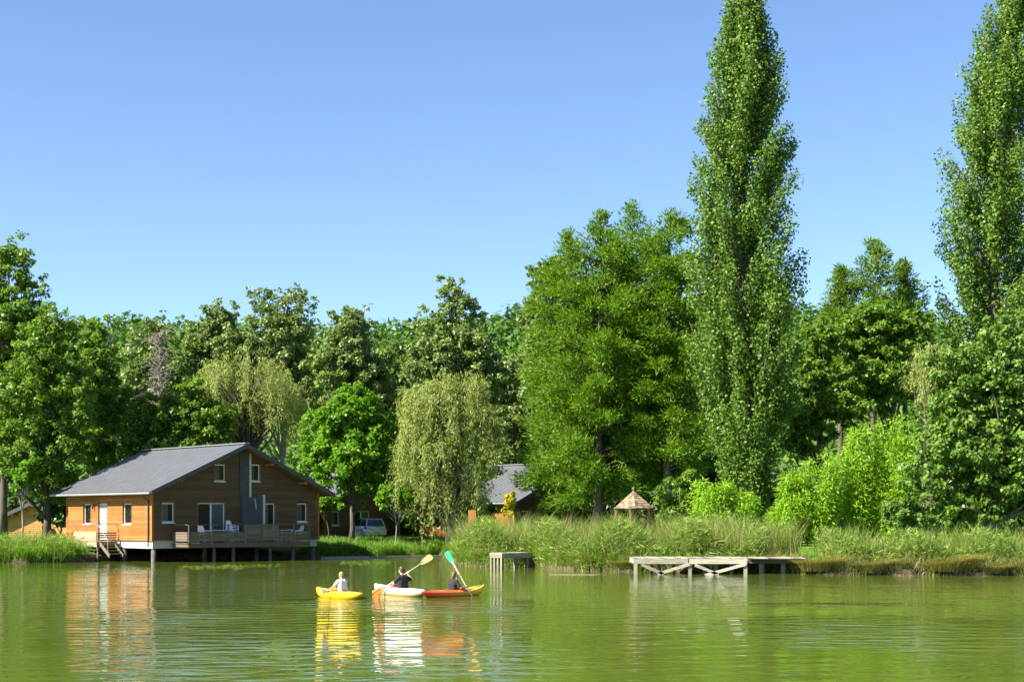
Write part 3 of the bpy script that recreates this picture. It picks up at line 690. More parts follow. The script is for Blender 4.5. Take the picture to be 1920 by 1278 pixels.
# second full-size cabins behind, copied before the deck is added
def cabin_copy(label, loc, rz):
    c = copy_tree(house); c.name = 'lakeside_cabin'; c.location = loc; c.rotation_euler = (0, 0, rz); tag(c, label, 'house'); return c
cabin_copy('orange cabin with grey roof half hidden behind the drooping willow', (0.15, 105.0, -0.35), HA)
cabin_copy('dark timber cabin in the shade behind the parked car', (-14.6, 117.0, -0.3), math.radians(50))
# slate clad chimney strip, its trims, wall lamp, downpipe
s0, s1, s2, s3 = gl(449), gl(466), gl(491), gl(462)
sz = zg(930, s1); 
def courses(a, b, z0, z1, d):
    k = 0
    pan = MB().box(a, b, -d + 0.02, 0.0, z0, z1).build('chimney_panel', M['slate'], house)
    while z0 + k * 0.16 < z1 - 0.02:
        MB().box(a, b, -d - 0.012, -d + 0.018, z0 + k * 0.16, min(z1, z0 + k * 0.16 + 0.145)).build('slate', M['slate'], pan); k += 1
courses(s0, s1, sz + 0.002, hp['under'](s0) - 0.02, 0.06)
courses(gl(452), s2, ZP + 0.3, sz, 0.08)
MB().box(s1 + 0.005, s1 + 0.13, -0.11, -0.0, sz - 0.05, hp['under'](s1) - 0.05).build('trim', M['beige'], house)
MB().box(s2 + 0.005, s2 + 0.14, -0.16, 0.0, ZP, sz + 0.1).build('trim', M['beige'], house)
MB().tube([(s1 + 0.05, -0.1, sz - 0.25), (s1 + 0.15, -0.45, sz - 0.15), (s1 + 0.22, -0.5, sz - 0.75)], [0.05, 0.05, 0.05], 8).build('flue_pipe', M['gutter'], house)
ls = sl(177); lz = zs(949, ls)
lm = MB().lathe([(0.015, 0.16), (0.05, 0.13), (0.07, -0.02), (0.03, -0.16), (0.01, -0.18)], 10).build('wall_lamp', M['fascia'], house, loc=(-0.12, ls, lz))
MB().box(0, 0.115, -0.012, 0.012, 0.1, 0.13).build('bracket', M['fascia'], lm)
MB().tube([(-0.47, 0.32, ZE - 0.12), (-0.3, 0.32, ZE - 0.35), (-0.06, 0.32, ZE - 0.5), (-0.06, 0.32, ZB + 0.1)], 0.045, 8).build('downpipe', M['fascia'], house)
# stilts
for (x, y) in ((0.25, 0.25), (3.6, 0.25), (7.2, 0.25), (11.3, 0.25), (0.25, 3.6), (0.25, 6.8)):
    MB().tube([(x, y, -1.6), (x, y, ZB)], 0.14, 10).build('stilt', M['stilt'], house, True)
# deck in front of the gable
DA, DB, DD, DZ = gl(352, -1.7), gl(582, -1.7), -1.7, 1.10
fr = MB().box(DA, DB, DD + 0.02, DD + 0.09, DZ - 0.26, DZ - 0.035).box(DA, DB, -0.09, -0.02, DZ - 0.26, DZ - 0.035)
for k in range(8): x = DA + 0.04 + (DB - DA - 0.08) * k / 7; fr.box(x - 0.035, x + 0.035, DD + 0.092, -0.092, DZ - 0.24, DZ - 0.035)
deck = fr.build('deck', M['deckwood'], house)
for k in range(11): MB().box(DA - 0.04, DB + 0.04, DD - 0.03 + k * 0.155, DD - 0.03 + k * 0.155 + 0.143, DZ - 0.033, DZ).build('deck_board', M['deckwood'], deck)
for px in (405, 441, 510, 553): MB().tube([(gl(px, DD), DD + 0.2, -1.6), (gl(px, DD), DD + 0.2, DZ - 0.262)], 0.10, 10).build('stilt', M['stilt'], house, True)
rail = MB().box(DA, DB, DD + 0.0, DD + 0.05, DZ + 1.02, DZ + 1.06).build('deck_railing', M['deckwood'], house)
posts = [gl(p, DD) for p in (354, 397, 428, 459, 491, 521, 551, 579)]
for x in posts: MB().box(x - 0.04, x + 0.04, DD - 0.045, DD - 0.002, DZ - 0.25, DZ + 1.02).build('railing_post', M['deckwood'], rail)
for a, b in zip(posts[:-1], posts[1:]):
    full = abs(a - posts[3]) < 0.01 or abs(a - posts[4]) < 0.01
    for k in range(7 if full else 4):
        z = DZ + 0.10 + k * 0.135; MB().box(a + 0.042, b - 0.042, DD, DD + 0.022, z, z + 0.118).build('slat', M['deckwood'], rail)
for x in (DA, DB):
    MB().box(x - 0.02, x + 0.02, DD + 0.06, -0.02, DZ + 1.02, DZ + 1.06).build('side_rail', M['deckwood'], rail)
    for k in range(4): MB().box(x - 0.011, x + 0.011, DD + 0.03, -0.02, DZ + 0.10 + k * 0.135, DZ + 0.218 + k * 0.135).build('slat', M['deckwood'], rail)
# landing and steps at the front door
LA, LB, LP, LZ = sl(181, -1.35), sl(139, -1.35), -1.35, 1.16
lf = MB().box(LP, 0.0, LA, LB, LZ - 0.22, LZ - 0.032).build('landing', M['pale_board'], house)
for k in range(9): MB().box(LP - 0.02 + k * 0.15, LP + 0.12 + k * 0.15, LA - 0.02, LB + 0.02, LZ - 0.03, LZ).build('deck_board', M['pale_board'], lf)
lr = MB().tube([(LP, LB, LZ + 1.0), (LP, LA, LZ + 1.0), (-0.05, LA, LZ + 1.0)], 0.022, 8).build('landing_railing', M['steel'], house)
for (x, y) in ((LP, LB), (LP, (LA + LB) / 2), (LP, LA), (-0.1, LA)): MB().tube([(x, y, LZ - 0.2), (x, y, LZ + 1.0)], 0.02, 8).build('railing_post', M['steel'], lr)
for k in range(4):
    z = LZ + 0.03 + k * 0.135
    MB().box(LP - 0.045, LP - 0.022, LA, LB, z, z + 0.125).build('slat', M['pale_board'], lr)
    MB().box(LP + 0.03, -0.12, LA - 0.045, LA - 0.022, z, z + 0.10).build('slat', M['pale_board'], lr)
st = MB()
for sgn in (0.08, 0.92): st.bar((LP + 0.1 + sgn, LA - 0.03, LZ - 0.1), (LP + 0.1 + sgn, LA - 1.25, LZ - 0.85), 0.05, 0.2)
st = st.build('steps', M['deckwood'], house)
for k in range(4): MB().box(LP + 0.2, LP + 1.0, LA - 0.35 - k * 0.27, LA - 0.12 - k * 0.27, LZ - 0.22 - k * 0.17, LZ - 0.18 - k * 0.17).build('tread', M['deckwood'], st)
MB().tube([(LP + 0.05, LA, LZ + 1.0), (LP + 0.05, LA - 1.25, LZ + 0.1), (LP + 0.05, LA - 1.25, LZ - 0.8)], 0.022, 8).build('handrail', M['steel'], st)
for (x, y) in ((LP + 0.15, LA + 0.15), (LP + 0.15, LB - 0.15)): MB().tube([(x, y, -1.4), (x, y, LZ - 0.222)], 0.06, 8).build('stilt', M['stilt'], house, True)

# small hut at the left edge, its boarded end in the sun
hut = empty('garden_hut', (-37.2, 108.0, 0.72), math.radians(-14))
tag(hut, 'small timber hut with sunlit boarded end at the wood edge', 'hut')
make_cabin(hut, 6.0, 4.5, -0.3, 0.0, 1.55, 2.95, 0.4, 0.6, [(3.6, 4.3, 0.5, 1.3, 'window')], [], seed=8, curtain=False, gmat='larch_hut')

# ------------------------------------------------------------------ deck furniture
def plastic_chair(loc, rz, label, z=0.0, group=None):
    o = empty('plastic_chair', loc, rz); tag(o, label, 'chair', group)
    MB().box(-0.23, 0.23, -0.22, 0.22, 0.42, 0.45).build('seat', M['plastic'], o, bevel=0.012)
    bk = MB()
    bk.add([(-0.22, 0.2, 0.44), (0.22, 0.2, 0.44), (0.25, 0.32, 0.72), (0.17, 0.38, 0.98), (-0.17, 0.38, 0.98), (-0.25, 0.32, 0.72)] + [(-0.22, 0.225, 0.44), (0.22, 0.225, 0.44), (0.25, 0.345, 0.72), (0.17, 0.405, 0.98), (-0.17, 0.405, 0.98), (-0.25, 0.345, 0.72)],
           [(0, 1, 2, 5), (5, 2, 3, 4), (11, 8, 7, 6), (10, 9, 8, 11)] + [(k, 6 + k, 6 + (k + 1) % 6, (k + 1) % 6) for k in range(6)])
    bk.build('backrest', M['plastic'], o)
    for sx in (-1, 1):
        MB().bar((sx * 0.22, -0.2, 0.42), (sx * 0.26, -0.26, 0.0), 0.045, 0.03).build('leg', M['plastic'], o)
        MB().bar((sx * 0.2, 0.2, 0.42), (sx * 0.25, 0.3, 0.0), 0.045, 0.03).build('leg', M['plastic'], o)
        MB().tube([(sx * 0.24, -0.2, 0.44), (sx * 0.27, -0.18, 0.64), (sx * 0.27, 0.1, 0.66), (sx * 0.25, 0.3, 0.70)], 0.022, 6).build('armrest', M['plastic'], o)
    return o
hm = Matrix.Translation((HX, HY, 0)) @ Matrix.Rotation(HA, 4, 'Z')
def hw(x, y, z): return hm @ Vector((x, y, z))
for k in range(4):
    plastic_chair(hw(gl(437, -0.9), -0.9, DZ + 0.003 + k * 0.10), HA + 0.25, 'white plastic armchair in the stack beside the long deck table' if k < 3 else 'topmost white plastic armchair of the stack on the deck', group='stacked deck chairs')
def plastic_table(loc, rz, label, w=1.4, d=0.75):
    o = empty('plastic_table', loc, rz); tag(o, label, 'table')
    MB().box(-w / 2, w / 2, -d / 2, d / 2, 0.69, 0.73).build('tabletop', M['plastic'], o, bevel=0.012)
    for sx in (-1, 1):
        for sy in (-1, 1): MB().bar((sx * (w / 2 - 0.1), sy * (d / 2 - 0.1), 0.69), (sx * (w / 2 - 0.06), sy * (d / 2 - 0.06), 0.0), 0.05, 0.05).build('leg', M['plastic'], o)
plastic_table(hw(gl(410, -0.9), -0.9, DZ + 0.002), HA, 'long white plastic table beside the stacked chairs on the deck')
plastic_table(hw(gl(533, -0.9), -0.9, DZ + 0.002), HA, 'short white plastic table at the deck end under the narrow window', 0.9, 0.7)
plastic_chair(hw(gl(384, -1.0), -1.0, DZ + 0.002), HA + 1.9, 'single white plastic armchair in front of the sliding door')
plastic_chair(hw(gl(556, -0.9), -0.9, DZ + 0.002), HA - 1.7, 'single white plastic armchair at the end of the short table')

# ------------------------------------------------------------------ docks
def dock(label, origin, rz, Wd, D, top, fronts, posts, braces, overhang=0.0, fascia='dockwood', gaps=()):
    o = empty('wooden_dock', origin, rz); tag(o, label, 'dock')
    nb = int(Wd / 0.16)
    for k in range(nb): MB().box(k * Wd / nb, (k + 1) * Wd / nb - 0.012, -overhang, D, top - 0.045, top - random.Random(k).uniform(0, 0.008)).build('deck_board', M['dockwood'], o)
    for a, b in fronts: MB().box(a, b, 0.0, 0.07, top - 0.27, top - 0.047).build('fascia_beam', M[fascia], o)
    for x in (0.0, Wd - 0.07): MB().box(x, x + 0.07, 0.072, D, top - 0.25, top - 0.047).build('side_beam', M[fascia], o)
    for (x, y, w) in posts: MB().box(x - w / 2, x + w / 2, y, y + w, -1.4, top - 0.05 if y > 0.07 else top - 0.272).build('post', M['dockpost'], o)
    for a, b in braces: MB().bar((a[0], -0.03, a[1]), (b[0], -0.03, b[1]), 0.05, 0.13, (0, 0, 1)).build('brace', M['dockwood'], o)
    return o
Yd = 66.4; sd_ = F / Yd
def dx(px): return (px - 1188) / sd_
p0 = at(1188, 1045, Yd); tz = p0.z
dock('pale timber lake platform with crossed braces under its front beams', (p0.x, Yd, 0), 0.0, dx(1401), 2.3, tz,
     [(0, dx(1290)), (dx(1292.5), dx(1401))],
     [(dx(1192), 0.0, 0.15), (dx(1294), 0.0, 0.15), (dx(1398), -0.001, 0.15), (dx(1227), 1.2, 0.13), (dx(1239), 0.5, 0.14), (dx(1268), 0.9, 0.13), (dx(1346), 0.6, 0.14), (dx(1381), 1.6, 0.14), (dx(1330), 1.8, 0.14)],
     [((dx(1203), tz - 0.30), (dx(1244), tz - 0.72)), ((dx(1293), tz - 0.28), (dx(1233), tz - 0.72)), ((dx(1303), tz - 0.32), (dx(1347), tz - 0.74)), ((dx(1399), tz - 0.28), (dx(1322), tz - 0.78))])
p1 = at(1403, 1046, Yd + 0.9)
dock('timber walkway with shade-darkened front joined to the right end of the braced platform', (p1.x, Yd + 0.9, 0), 0.0, (1506 - 1403) * (Yd + 0.9) / F, 1.5, tz - 0.012,
     [(0, (1506 - 1403) * (Yd + 0.9) / F)],
     [(0.62, 0.3, 0.15), (0.8, 0.8, 0.15), (1.65, 0.4, 0.2), (2.3, 0.6, 0.15)], [], overhang=0.42, fascia='shadewood')
p2 = at(941, 1036, 74.5)
sdk = F / 74.5
dock('small square timber fishing dock at the edge of the reeds', (p2.x, 74.5, 0), math.radians(46), 2.2, 0.85, p2.z,
     [(0, 2.2)], [(0.05, 0.02, 0.09), (1.2, 0.1, 0.1), (2.05, 0.1, 0.1), (0.6, 0.5, 0.1), (0.05, 0.26, 0.09), (0.05, 0.5, 0.09), (0.05, 0.74, 0.09), (1.6, 0.6, 0.1)], [])

# ------------------------------------------------------------------ small shingled gazebo
def gazebo():
    Y = 86.0; s = F / Y; a = at(1188, 921, Y); ez = CH - (953 - HZ) / s; R = 41 / s; g0 = float(ground_z(a.x, Y))
    o = empty('gazebo', (a.x, Y, g0)); tag(o, 'little six sided gazebo with cedar shingle roof behind the reeds', 'gazebo')
    top = a.z - g0; e = ez - g0; n = 6; nc = 7
    rf = MB().lathe([(R * 0.96, e - 0.02), (0.05, top - 0.06)], 6).build('roof', M['core'], o)
    def ringpt(k, t, lift): # t 0 eave .. 1 top
        an = 2 * math.pi * (k + 0.25) / n; rr = R * (1 - t) + 0.04 * t
        return Vector((rr * math.cos(an), rr * math.sin(an), e + (top - e) * t + lift))
    rf.rotation_euler = (0, 0, 2 * math.pi * 0.25 / n)
    for k in range(n):
        for c in range(nc):
            t0, t1 = c / nc - 0.01, (c + 1) / nc
            m = max(1, 5 - c * 5 // nc)
            for q in range(m):
                A, B = ringpt(k, t0, 0.05), ringpt(k + 1, t0, 0.05); Cc, Dd = ringpt(k + 1, t1, 0.015), ringpt(k, t1, 0.015)
                f0, f1 = q / m + 0.006, (q + 1) / m - 0.006
                v = [A.lerp(B, f0), A.lerp(B, f1), Dd.lerp(Cc, f1), Dd.lerp(Cc, f0)]
                v += [p - Vector((0, 0, 0.035)) for p in v]
                MB().add(v, [(0, 1, 2, 3), (7, 6, 5, 4), (0, 4, 5, 1), (1, 5, 6, 2), (2, 6, 7, 3), (3, 7, 4, 0)]).build('shingle', M['shingle'], rf)
    MB().lathe([(0.09, top - 0.02), (0.06, top + 0.05), (0.03, top + 0.08), (0.09, top + 0.14), (0.09, top + 0.2), (0.03, top + 0.26)], 10).build('finial', M['shingle'], o, True)
    ring = [ringpt(k, 0.12, -0.14) for k in range(7)]
    for k in range(n):
        p = ringpt(k, 0.14, 0)
        MB().box(p.x - 0.06, p.x + 0.06, p.y - 0.06, p.y + 0.06, -0.3, e + 0.1).build('post', M['soffit'], o)
        MB().bar(ring[k], ring[k + 1], 0.06, 0.12).build('ring_beam', M['shingle'], o)
gazebo()
# orange timber post panel by the willow, young tree stakes
pp = at(882, 985, 92.0); gz = float(ground_z(pp.x, 92.0))
MB_ = MB().box(-0.25, 0.25, -0.05, 0.05, -0.2, at(882, 955, 92.0).z - gz).build('fence_panel', M['larch_trim'], None, loc=(pp.x, 96.0, gz)); tag(MB_, 'short orange board panel standing in the reeds by the willow', 'panel')
# pale timber edging along the back shore
ed = empty('timber_edging', (-11.5, 94.0, 0)); tag(ed, 'pale timber edging laid along the far shore beside the cabin', 'edging')
epts = [at(602, 1046, 94.0), at(690, 1044.5, 95.4), at(770, 1043, 97.0), at(846, 1042, 98.4)]
for a, b in zip(epts[:-1], epts[1:]):
    MB().bar((a.x + 11.5, a.y - 94.0 - 0.2, 0.02), (b.x + 11.5, b.y - 94.0 - 0.2, 0.02), 0.22, 0.16).build('timber', M['dockwood'], ed)
fl = MB(); a = at(1030, 1076.5, 66.2); b = at(1152, 1077, 66.0)
fl.tube([(a.x, a.y, -0.006), (a.x + 1, a.y - 0.03, -0.003), (a.x + 1.9, a.y + 0.02, -0.004), (b.x, b.y, -0.006)], [0.010, 0.016, 0.014, 0.006], 7)
tag(fl.build('floating_branch', M['palebark'], None, True), 'thin pale branch floating in front of the reeds', 'branch')

# ------------------------------------------------------------------ distant wooded hill (reads as one mass)
def hill_wood():
    r = rnd(5); C = []
    for y in np.arange(225, 432, 7.0):
        for x in np.arange(-0.36 * y, 0.30 * y, 7.0):
            C.append((x + r.uniform(-3, 3), y + r.uniform(-3, 3)))
    C = np.array(C); z = ground_z(C[:, 0], C[:, 1]); h = r.uniform(5, 9, len(C))
    cen = np.stack([C[:, 0], C[:, 1], z + h * 0.55], -1); rad = np.stack([r.uniform(3.2, 5, len(C))] * 2 + [h * 0.55], -1)
    n = 58 * len(C); lv = list(clump_leaves(r, cen, rad, n, 1.5, 1.1, up=0.6, out=0.8, tint_c=0.6))

    tag(link('hill_woodland', leaf_mesh('hill_woodland', *lv), M['hill']), 'distant wooded hillside behind the lake trees', kind='stuff')
hill_wood()

# ------------------------------------------------------------------ trees, left side
broadleaf('poplar_tree', 'tallest tree at the wood edge left of the lake cabin, airy pointed top', 99, [(20, 505, 52, 72), (62, 555, 42, 55), (-35, 560, 60, 80), (15, 620, 85, 80), (-40, 730, 90, 90), (20, 760, 80, 90)], 42000, 0.23, 0.165, 'broad', 5, 11, r0=0.3, nclump=340, clump=0.135)
broadleaf('leafy_tree', 'dense mid green tree behind the little hut', 95, [(85, 640, 62, 75), (60, 740, 80, 80), (118, 730, 60, 80), (30, 850, 90, 75), (110, 845, 70, 80), (100, 910, 60, 40)], 46000, 0.22, 0.155, 'broad', 88, 12, r0=0.24, nclump=340, clump=0.135)
broadleaf('slender_tree', 'slender tree with wispy upright tops and pale visible trunk', 105, [(178, 620, 30, 42), (215, 610, 16, 28), (180, 690, 48, 60), (195, 770, 55, 70), (180, 860, 55, 60)], 22000, 0.25, 0.17, 'broad', 160, 13, bark='palebark', r0=0.16, nclump=170, clump=0.15)
broadleaf('dark_tree', 'dark green tree behind the bare grey tree', 119, [(285, 640, 48, 42), (255, 690, 40, 60), (300, 730, 60, 80), (240, 790, 60, 80)], 15000, 0.30, 0.22, 'poplar', 275, 14, nclump=70)
broadleaf('ash_tree', 'rounded ash tree just behind the cabin roof, beside the drooping willow', 104, [(290, 790, 60, 50), (345, 745, 48, 38), (375, 800, 62, 55), (255, 840, 50, 45), (320, 850, 70, 45)], 36000, 0.23, 0.16, 'broad', 330, 15, r0=0.2, nclump=280, clump=0.15)
def bare_tree():
    r = rnd(77); Y = 109.0; base = np.array([(292 - 960) * Y / F, Y, 1.0]); mb = MB()
    top = at(300, 632, Y); mb.tube([tuple(base), tuple((base + np.array(top)) / 2), tuple(top)], [0.18, 0.1, 0.02], 7)
    for i in range(150):
        t = r.uniform(0.35, 1.0); p = base + (np.array(top) - base) * t; ph = r.uniform(0, 6.28); L = r.uniform(0.8, 2.0) * (1.35 - t * 0.7)
        e = p + np.array([math.cos(ph) * L * 0.7, math.sin(ph) * L * 0.7, L * r.uniform(0.4, 1.0)]); mb.tube(limb_path(r, p, e, 4), [0.035, 0.03, 0.02, 0.008], 4, False)
        for j in range(5):
            q = p + (e - p) * r.uniform(0.4, 1); d = np.array([r.normal(), r.normal(), abs(r.normal()) * 0.5 - 0.5]) * 0.5
            mb.tube([tuple(q), tuple(q + d * 0.5 + np.array([0, 0, 0.1])), tuple(q + d)], [0.018, 0.014, 0.005], 3, False)
    root = empty('bare_tree', tuple(base)); tag(root, 'bare grey leafless tree among the green crowns', 'tree')
    m = mb.mesh('trunk')
    for v in m.vertices: v.co -= Vector(base)
    link('trunk', m, M['twig'], root)
bare_tree()
willow('willow_tree', 'pale weeping willow right behind the lake cabin roof', 107, [(465, 735, 88, 72), (430, 770, 60, 60), (505, 770, 60, 60)], 905, 465, 40000, 21, strands=620)
willow('willow_tree', 'pale weeping willow with strands hanging to the reeds', 99, [(795, 768, 32, 52), (850, 765, 46, 54), (893, 790, 22, 60), (830, 735, 26, 26), (872, 728, 24, 18), (785, 840, 26, 50), (885, 850, 28, 50), (835, 840, 50, 50), (775, 905, 22, 40), (820, 915, 36, 36), (870, 910, 30, 36)], 1005, 850, 76000, 22, strands=1150)
broadleaf('maple_tree', 'bright green rounded tree over the parked car', 103, [(665, 770, 50, 50), (640, 800, 72, 55), (700, 820, 52, 60), (650, 870, 88, 60), (690, 900, 62, 48), (600, 850, 38, 50)], 44000, 0.24, 0.18, 'bright', 659, 23, r0=0.2, nclump=320, clump=0.15, group=None)
PB = [('grey poplar behind the ash tree, broad leafy top', 123, [(415, 600, 42, 46), (385, 640, 50, 50), (430, 690, 72, 75), (360, 700, 50, 60)], 410, 31),
      ('tall grey poplar with ragged twin tops above the pale willow', 127, [(490, 568, 34, 36), (545, 562, 38, 34), (520, 620, 72, 52), (575, 585, 22, 40), (520, 720, 85, 80)], 520, 32),
      ('grey poplar with a thin lone tip, behind the bright tree', 123, [(650, 615, 46, 46), (690, 575, 9, 16), (690, 620, 22, 30), (640, 690, 70, 70), (680, 740, 60, 70)], 650, 33),
      ('highest grey poplar behind the strand-hung willow, pointed crown', 119, [(845, 560, 36, 50), (868, 590, 46, 42), (812, 610, 38, 40), (850, 670, 92, 62), (800, 690, 50, 50), (895, 720, 60, 80)], 850, 34)]
for lb, Y, ms, bp, sd2 in PB:
    broadleaf('grey_poplar', lb, Y, ms, 42000, 0.235, 0.18, 'poplar', bp, sd2, bark='palebark', r0=0.26, nclump=300, clump=0.13)
broadleaf('dark_tree', 'dark crown filling the gap between two grey poplars', 131, [(740, 690, 45, 55), (720, 770, 60, 80), (760, 800, 60, 80)], 13000, 0.36, 0.27, 'poplar', 735, 35)
broadleaf('dark_tree', 'dark tree between the highest grey poplar and the feathery cypress', 125, [(945, 720, 40, 60), (960, 780, 50, 60), (930, 830, 50, 60)], 15000, 0.30, 0.22, 'poplar', 950, 36)
broadleaf('olive_shrub', 'olive green bushy tree above the second cabin roof', 118, [(965, 800, 42, 40), (1005, 830, 40, 50), (950, 850, 40, 36)], 16000, 0.26, 0.15, 'olive', 975, 37)
broadleaf('young_tree', 'young tree with thin stem beside the parked car', 99, [(735, 925, 30, 20), (760, 938, 30, 22), (720, 945, 22, 16)], 7000, 0.2, 0.15, 'bright', 743, 38, bark='palebark', r0=0.06, nclump=30)
broadleaf('leafy_shrub', 'bright leafy bush at the right eave of the lake cabin', 101, [(618, 940, 26, 18), (606, 950, 20, 16)], 6000, 0.2, 0.15, 'bright', 612, 39, r0=0.06, nclump=26, cat='shrub')
broadleaf('young_tree', 'young tree with thin pale stem in front of the little hut', 92, [(45, 890, 24, 30), (35, 915, 18, 15), (60, 870, 18, 18)], 5000, 0.2, 0.15, 'bright', 36, 40, bark='palebark', r0=0.07, nclump=26)

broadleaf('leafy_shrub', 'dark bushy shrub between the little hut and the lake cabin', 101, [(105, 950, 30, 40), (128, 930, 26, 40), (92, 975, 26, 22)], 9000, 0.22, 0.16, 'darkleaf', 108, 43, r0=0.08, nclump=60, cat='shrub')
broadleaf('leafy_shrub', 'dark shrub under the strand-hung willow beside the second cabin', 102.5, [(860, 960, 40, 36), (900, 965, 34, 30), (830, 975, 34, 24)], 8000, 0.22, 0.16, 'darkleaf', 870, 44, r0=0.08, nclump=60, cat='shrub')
# ------------------------------------------------------------------ trees, right side
broadleaf('grey_poplar', 'dark poplar peeping out left of the feathery cypresses', 108, [(1010, 530, 26, 46), (1040, 520, 28, 50), (1000, 600, 30, 50), (1020, 680, 46, 80)], 22000, 0.27, 0.21, 'poplar', 1015, 41, nclump=180, clump=0.16)
CY = [('feathery bald cypress with a thin leaning top, beside the dark poplar', 100, (1062, 430), [(478, 14), (510, 46), (570, 70), (640, 84), (720, 92), (820, 96), (900, 98), (955, 70)], 1075, 58000, 51),
      ('feathery bald cypress with a narrow pointed top, second from the dark poplar', 97, (1127, 396), [(438, 14), (462, 60), (520, 82), (600, 98), (700, 112), (800, 124), (880, 126), (940, 90)], 1120, 75000, 52),
      ('highest feathery bald cypress of the clump', 101, (1186, 378), [(424, 16), (448, 60), (500, 84), (600, 100), (700, 104), (800, 100), (900, 80)], 1185, 50000, 53),
      ('feathery bald cypress touching the great column poplar', 96, (1256, 396), [(420, 26), (450, 52), (520, 66), (580, 74), (680, 80), (780, 86), (860, 78), (915, 45)], 1250, 60000, 54)]
for lb, Y, ap, pr, bp, n, sd2 in CY:
    feathery('bald_cypress', lb, Y, ap, pr, bp, n, 'cypress', sd2, nb=190, L=0.29, Wd=0.085, spray=0.82)
columnar('lombardy_poplar', 'great column poplar beside the feathery cypresses', 88, [(-45, 1400, 14), (20, 1392, 40), (80, 1395, 62), (160, 1402, 78), (240, 1396, 92), (350, 1392, 104), (480, 1393, 112), (600, 1397, 112), (700, 1398, 104), (800, 1400, 76), (880, 1405, 46), (935, 1405, 28)], 1405, 160000, 0.165, 0.135, 'lombardy', 61, nb=480)
columnar('lombardy_poplar', 'second column poplar rising behind the broad bank tree', 92, [(-50, 1900, 20), (20, 1890, 52), (110, 1882, 80), (240, 1870, 104), (350, 1870, 112), (480, 1868, 114), (580, 1862, 100), (680, 1860, 80), (760, 1860, 50)], 1860, 104000, 0.17, 0.14, 'lombardy', 62, nb=380)
for lb, Y, ap, pr, bp, n, sd2 in [('tall dark larch top above the round green trees', 114, (1637, 446), [(470, 20), (520, 40), (560, 54), (600, 66), (650, 80), (740, 80)], 1637, 24000, 71),
                                 ('shorter dark larch top next to the second column poplar', 116, (1697, 490), [(515, 14), (550, 26), (590, 38), (640, 52), (700, 60)], 1697, 15000, 72),
                                 ('low dark larch top next to the great column poplar', 115, (1576, 498), [(530, 18), (570, 28), (620, 40), (700, 50)], 1576, 12000, 73)]:
    feathery('larch_tree', lb, Y, ap, pr, bp, n, 'broad', sd2, nb=120, L=0.34, Wd=0.10, spray=0.7, lift=0.35)
broadleaf('round_tree', 'round green tree between the column poplars, under the larch tops', 106, [(1640, 610, 70, 48), (1590, 640, 52, 50), (1690, 650, 55, 55), (1640, 720, 85, 70), (1720, 600, 40, 36)], 38000, 0.26, 0.18, 'broad', 1640, 74, nclump=300, clump=0.14)
broadleaf('round_tree', 'round green tree close beside the great column poplar', 103, [(1540, 640, 38, 50), (1530, 720, 42, 60), (1570, 760, 60, 55), (1510, 800, 45, 60)], 30000, 0.25, 0.18, 'broad', 1540, 75, nclump=240, clump=0.15)
broadleaf('bank_tree', 'broad dense tree on the bank in front of the second column poplar', 80, [(1890, 640, 70, 62), (1800, 690, 60, 55), (1850, 740, 90, 70), (1770, 790, 58, 60), (1930, 760, 80, 90), (1820, 850, 90, 75), (1740, 900, 58, 66), (1890, 900, 90, 75), (1800, 955, 75, 45), (1960, 950, 70, 60)], 70000, 0.22, 0.16, 'right', 1850, 76, r0=0.35, nclump=480, clump=0.14, droop=0.5)
willow('willow_tree', 'sliver of pale willow between the round trees and the broad bank tree', 90, [(1742, 680, 26, 26), (1735, 700, 18, 26)], 770, 1742, 6000, 78, strands=90)
bamboo('bamboo_clump', 'tall bright yellow green bamboo leaning on the broad bank tree', 85, [(1600, 800, 26), (1628, 795, 26), (1655, 788, 26), (1685, 775, 26), (1705, 780, 26), (1640, 830, 30), (1670, 840, 30), (1615, 850, 30), (1585, 840, 28), (1690, 850, 28), (1650, 890, 34), (1600, 900, 34)], 1640, 81, per=2400)
bamboo('bamboo_clump', 'lower bright bamboo right of the great column poplar', 84, [(1468, 890, 24), (1492, 878, 24), (1520, 860, 24), (1548, 842, 24), (1572, 850, 24), (1480, 925, 30), (1510, 910, 30), (1545, 900, 30), (1465, 950, 28), (1530, 950, 34)], 1515, 82, per=2300)
bamboo('bamboo_clump', 'bright bushy bamboo at the foot of the great column poplar', 81, [(1318, 898, 22), (1340, 905, 26), (1365, 900, 26), (1390, 920, 24), (1415, 935, 22), (1335, 950, 30), (1370, 960, 32), (1400, 970, 28), (1430, 975, 22)], 1365, 83, per=2000)
broadleaf('leafy_shrub', 'dark green shrub between the gazebo and the bright bamboo', 88, [(1270, 930, 36, 36), (1290, 900, 26, 26), (1275, 975, 40, 30)], 9000, 0.2, 0.14, 'broad', 1275, 84, r0=0.08, nclump=50, cat='shrub')
broadleaf('leafy_shrub', 'low leafy shrub on the bank under the broad tree, beside the tall reeds', 76, [(1690, 960, 36, 32), (1730, 985, 32, 26)], 9000, 0.18, 0.13, 'right', 1705, 85, r0=0.07, nclump=50, cat='shrub')
broadleaf('yellow_shrub', 'little yellow leaved shrub before the orange cabin wall', 95, [(957, 945, 9, 20), (962, 930, 6, 12), (952, 962, 11, 12)], 1800, 0.16, 0.11, 'yellowleaf', 957, 86, r0=0.04, nclump=20, cat='shrub')
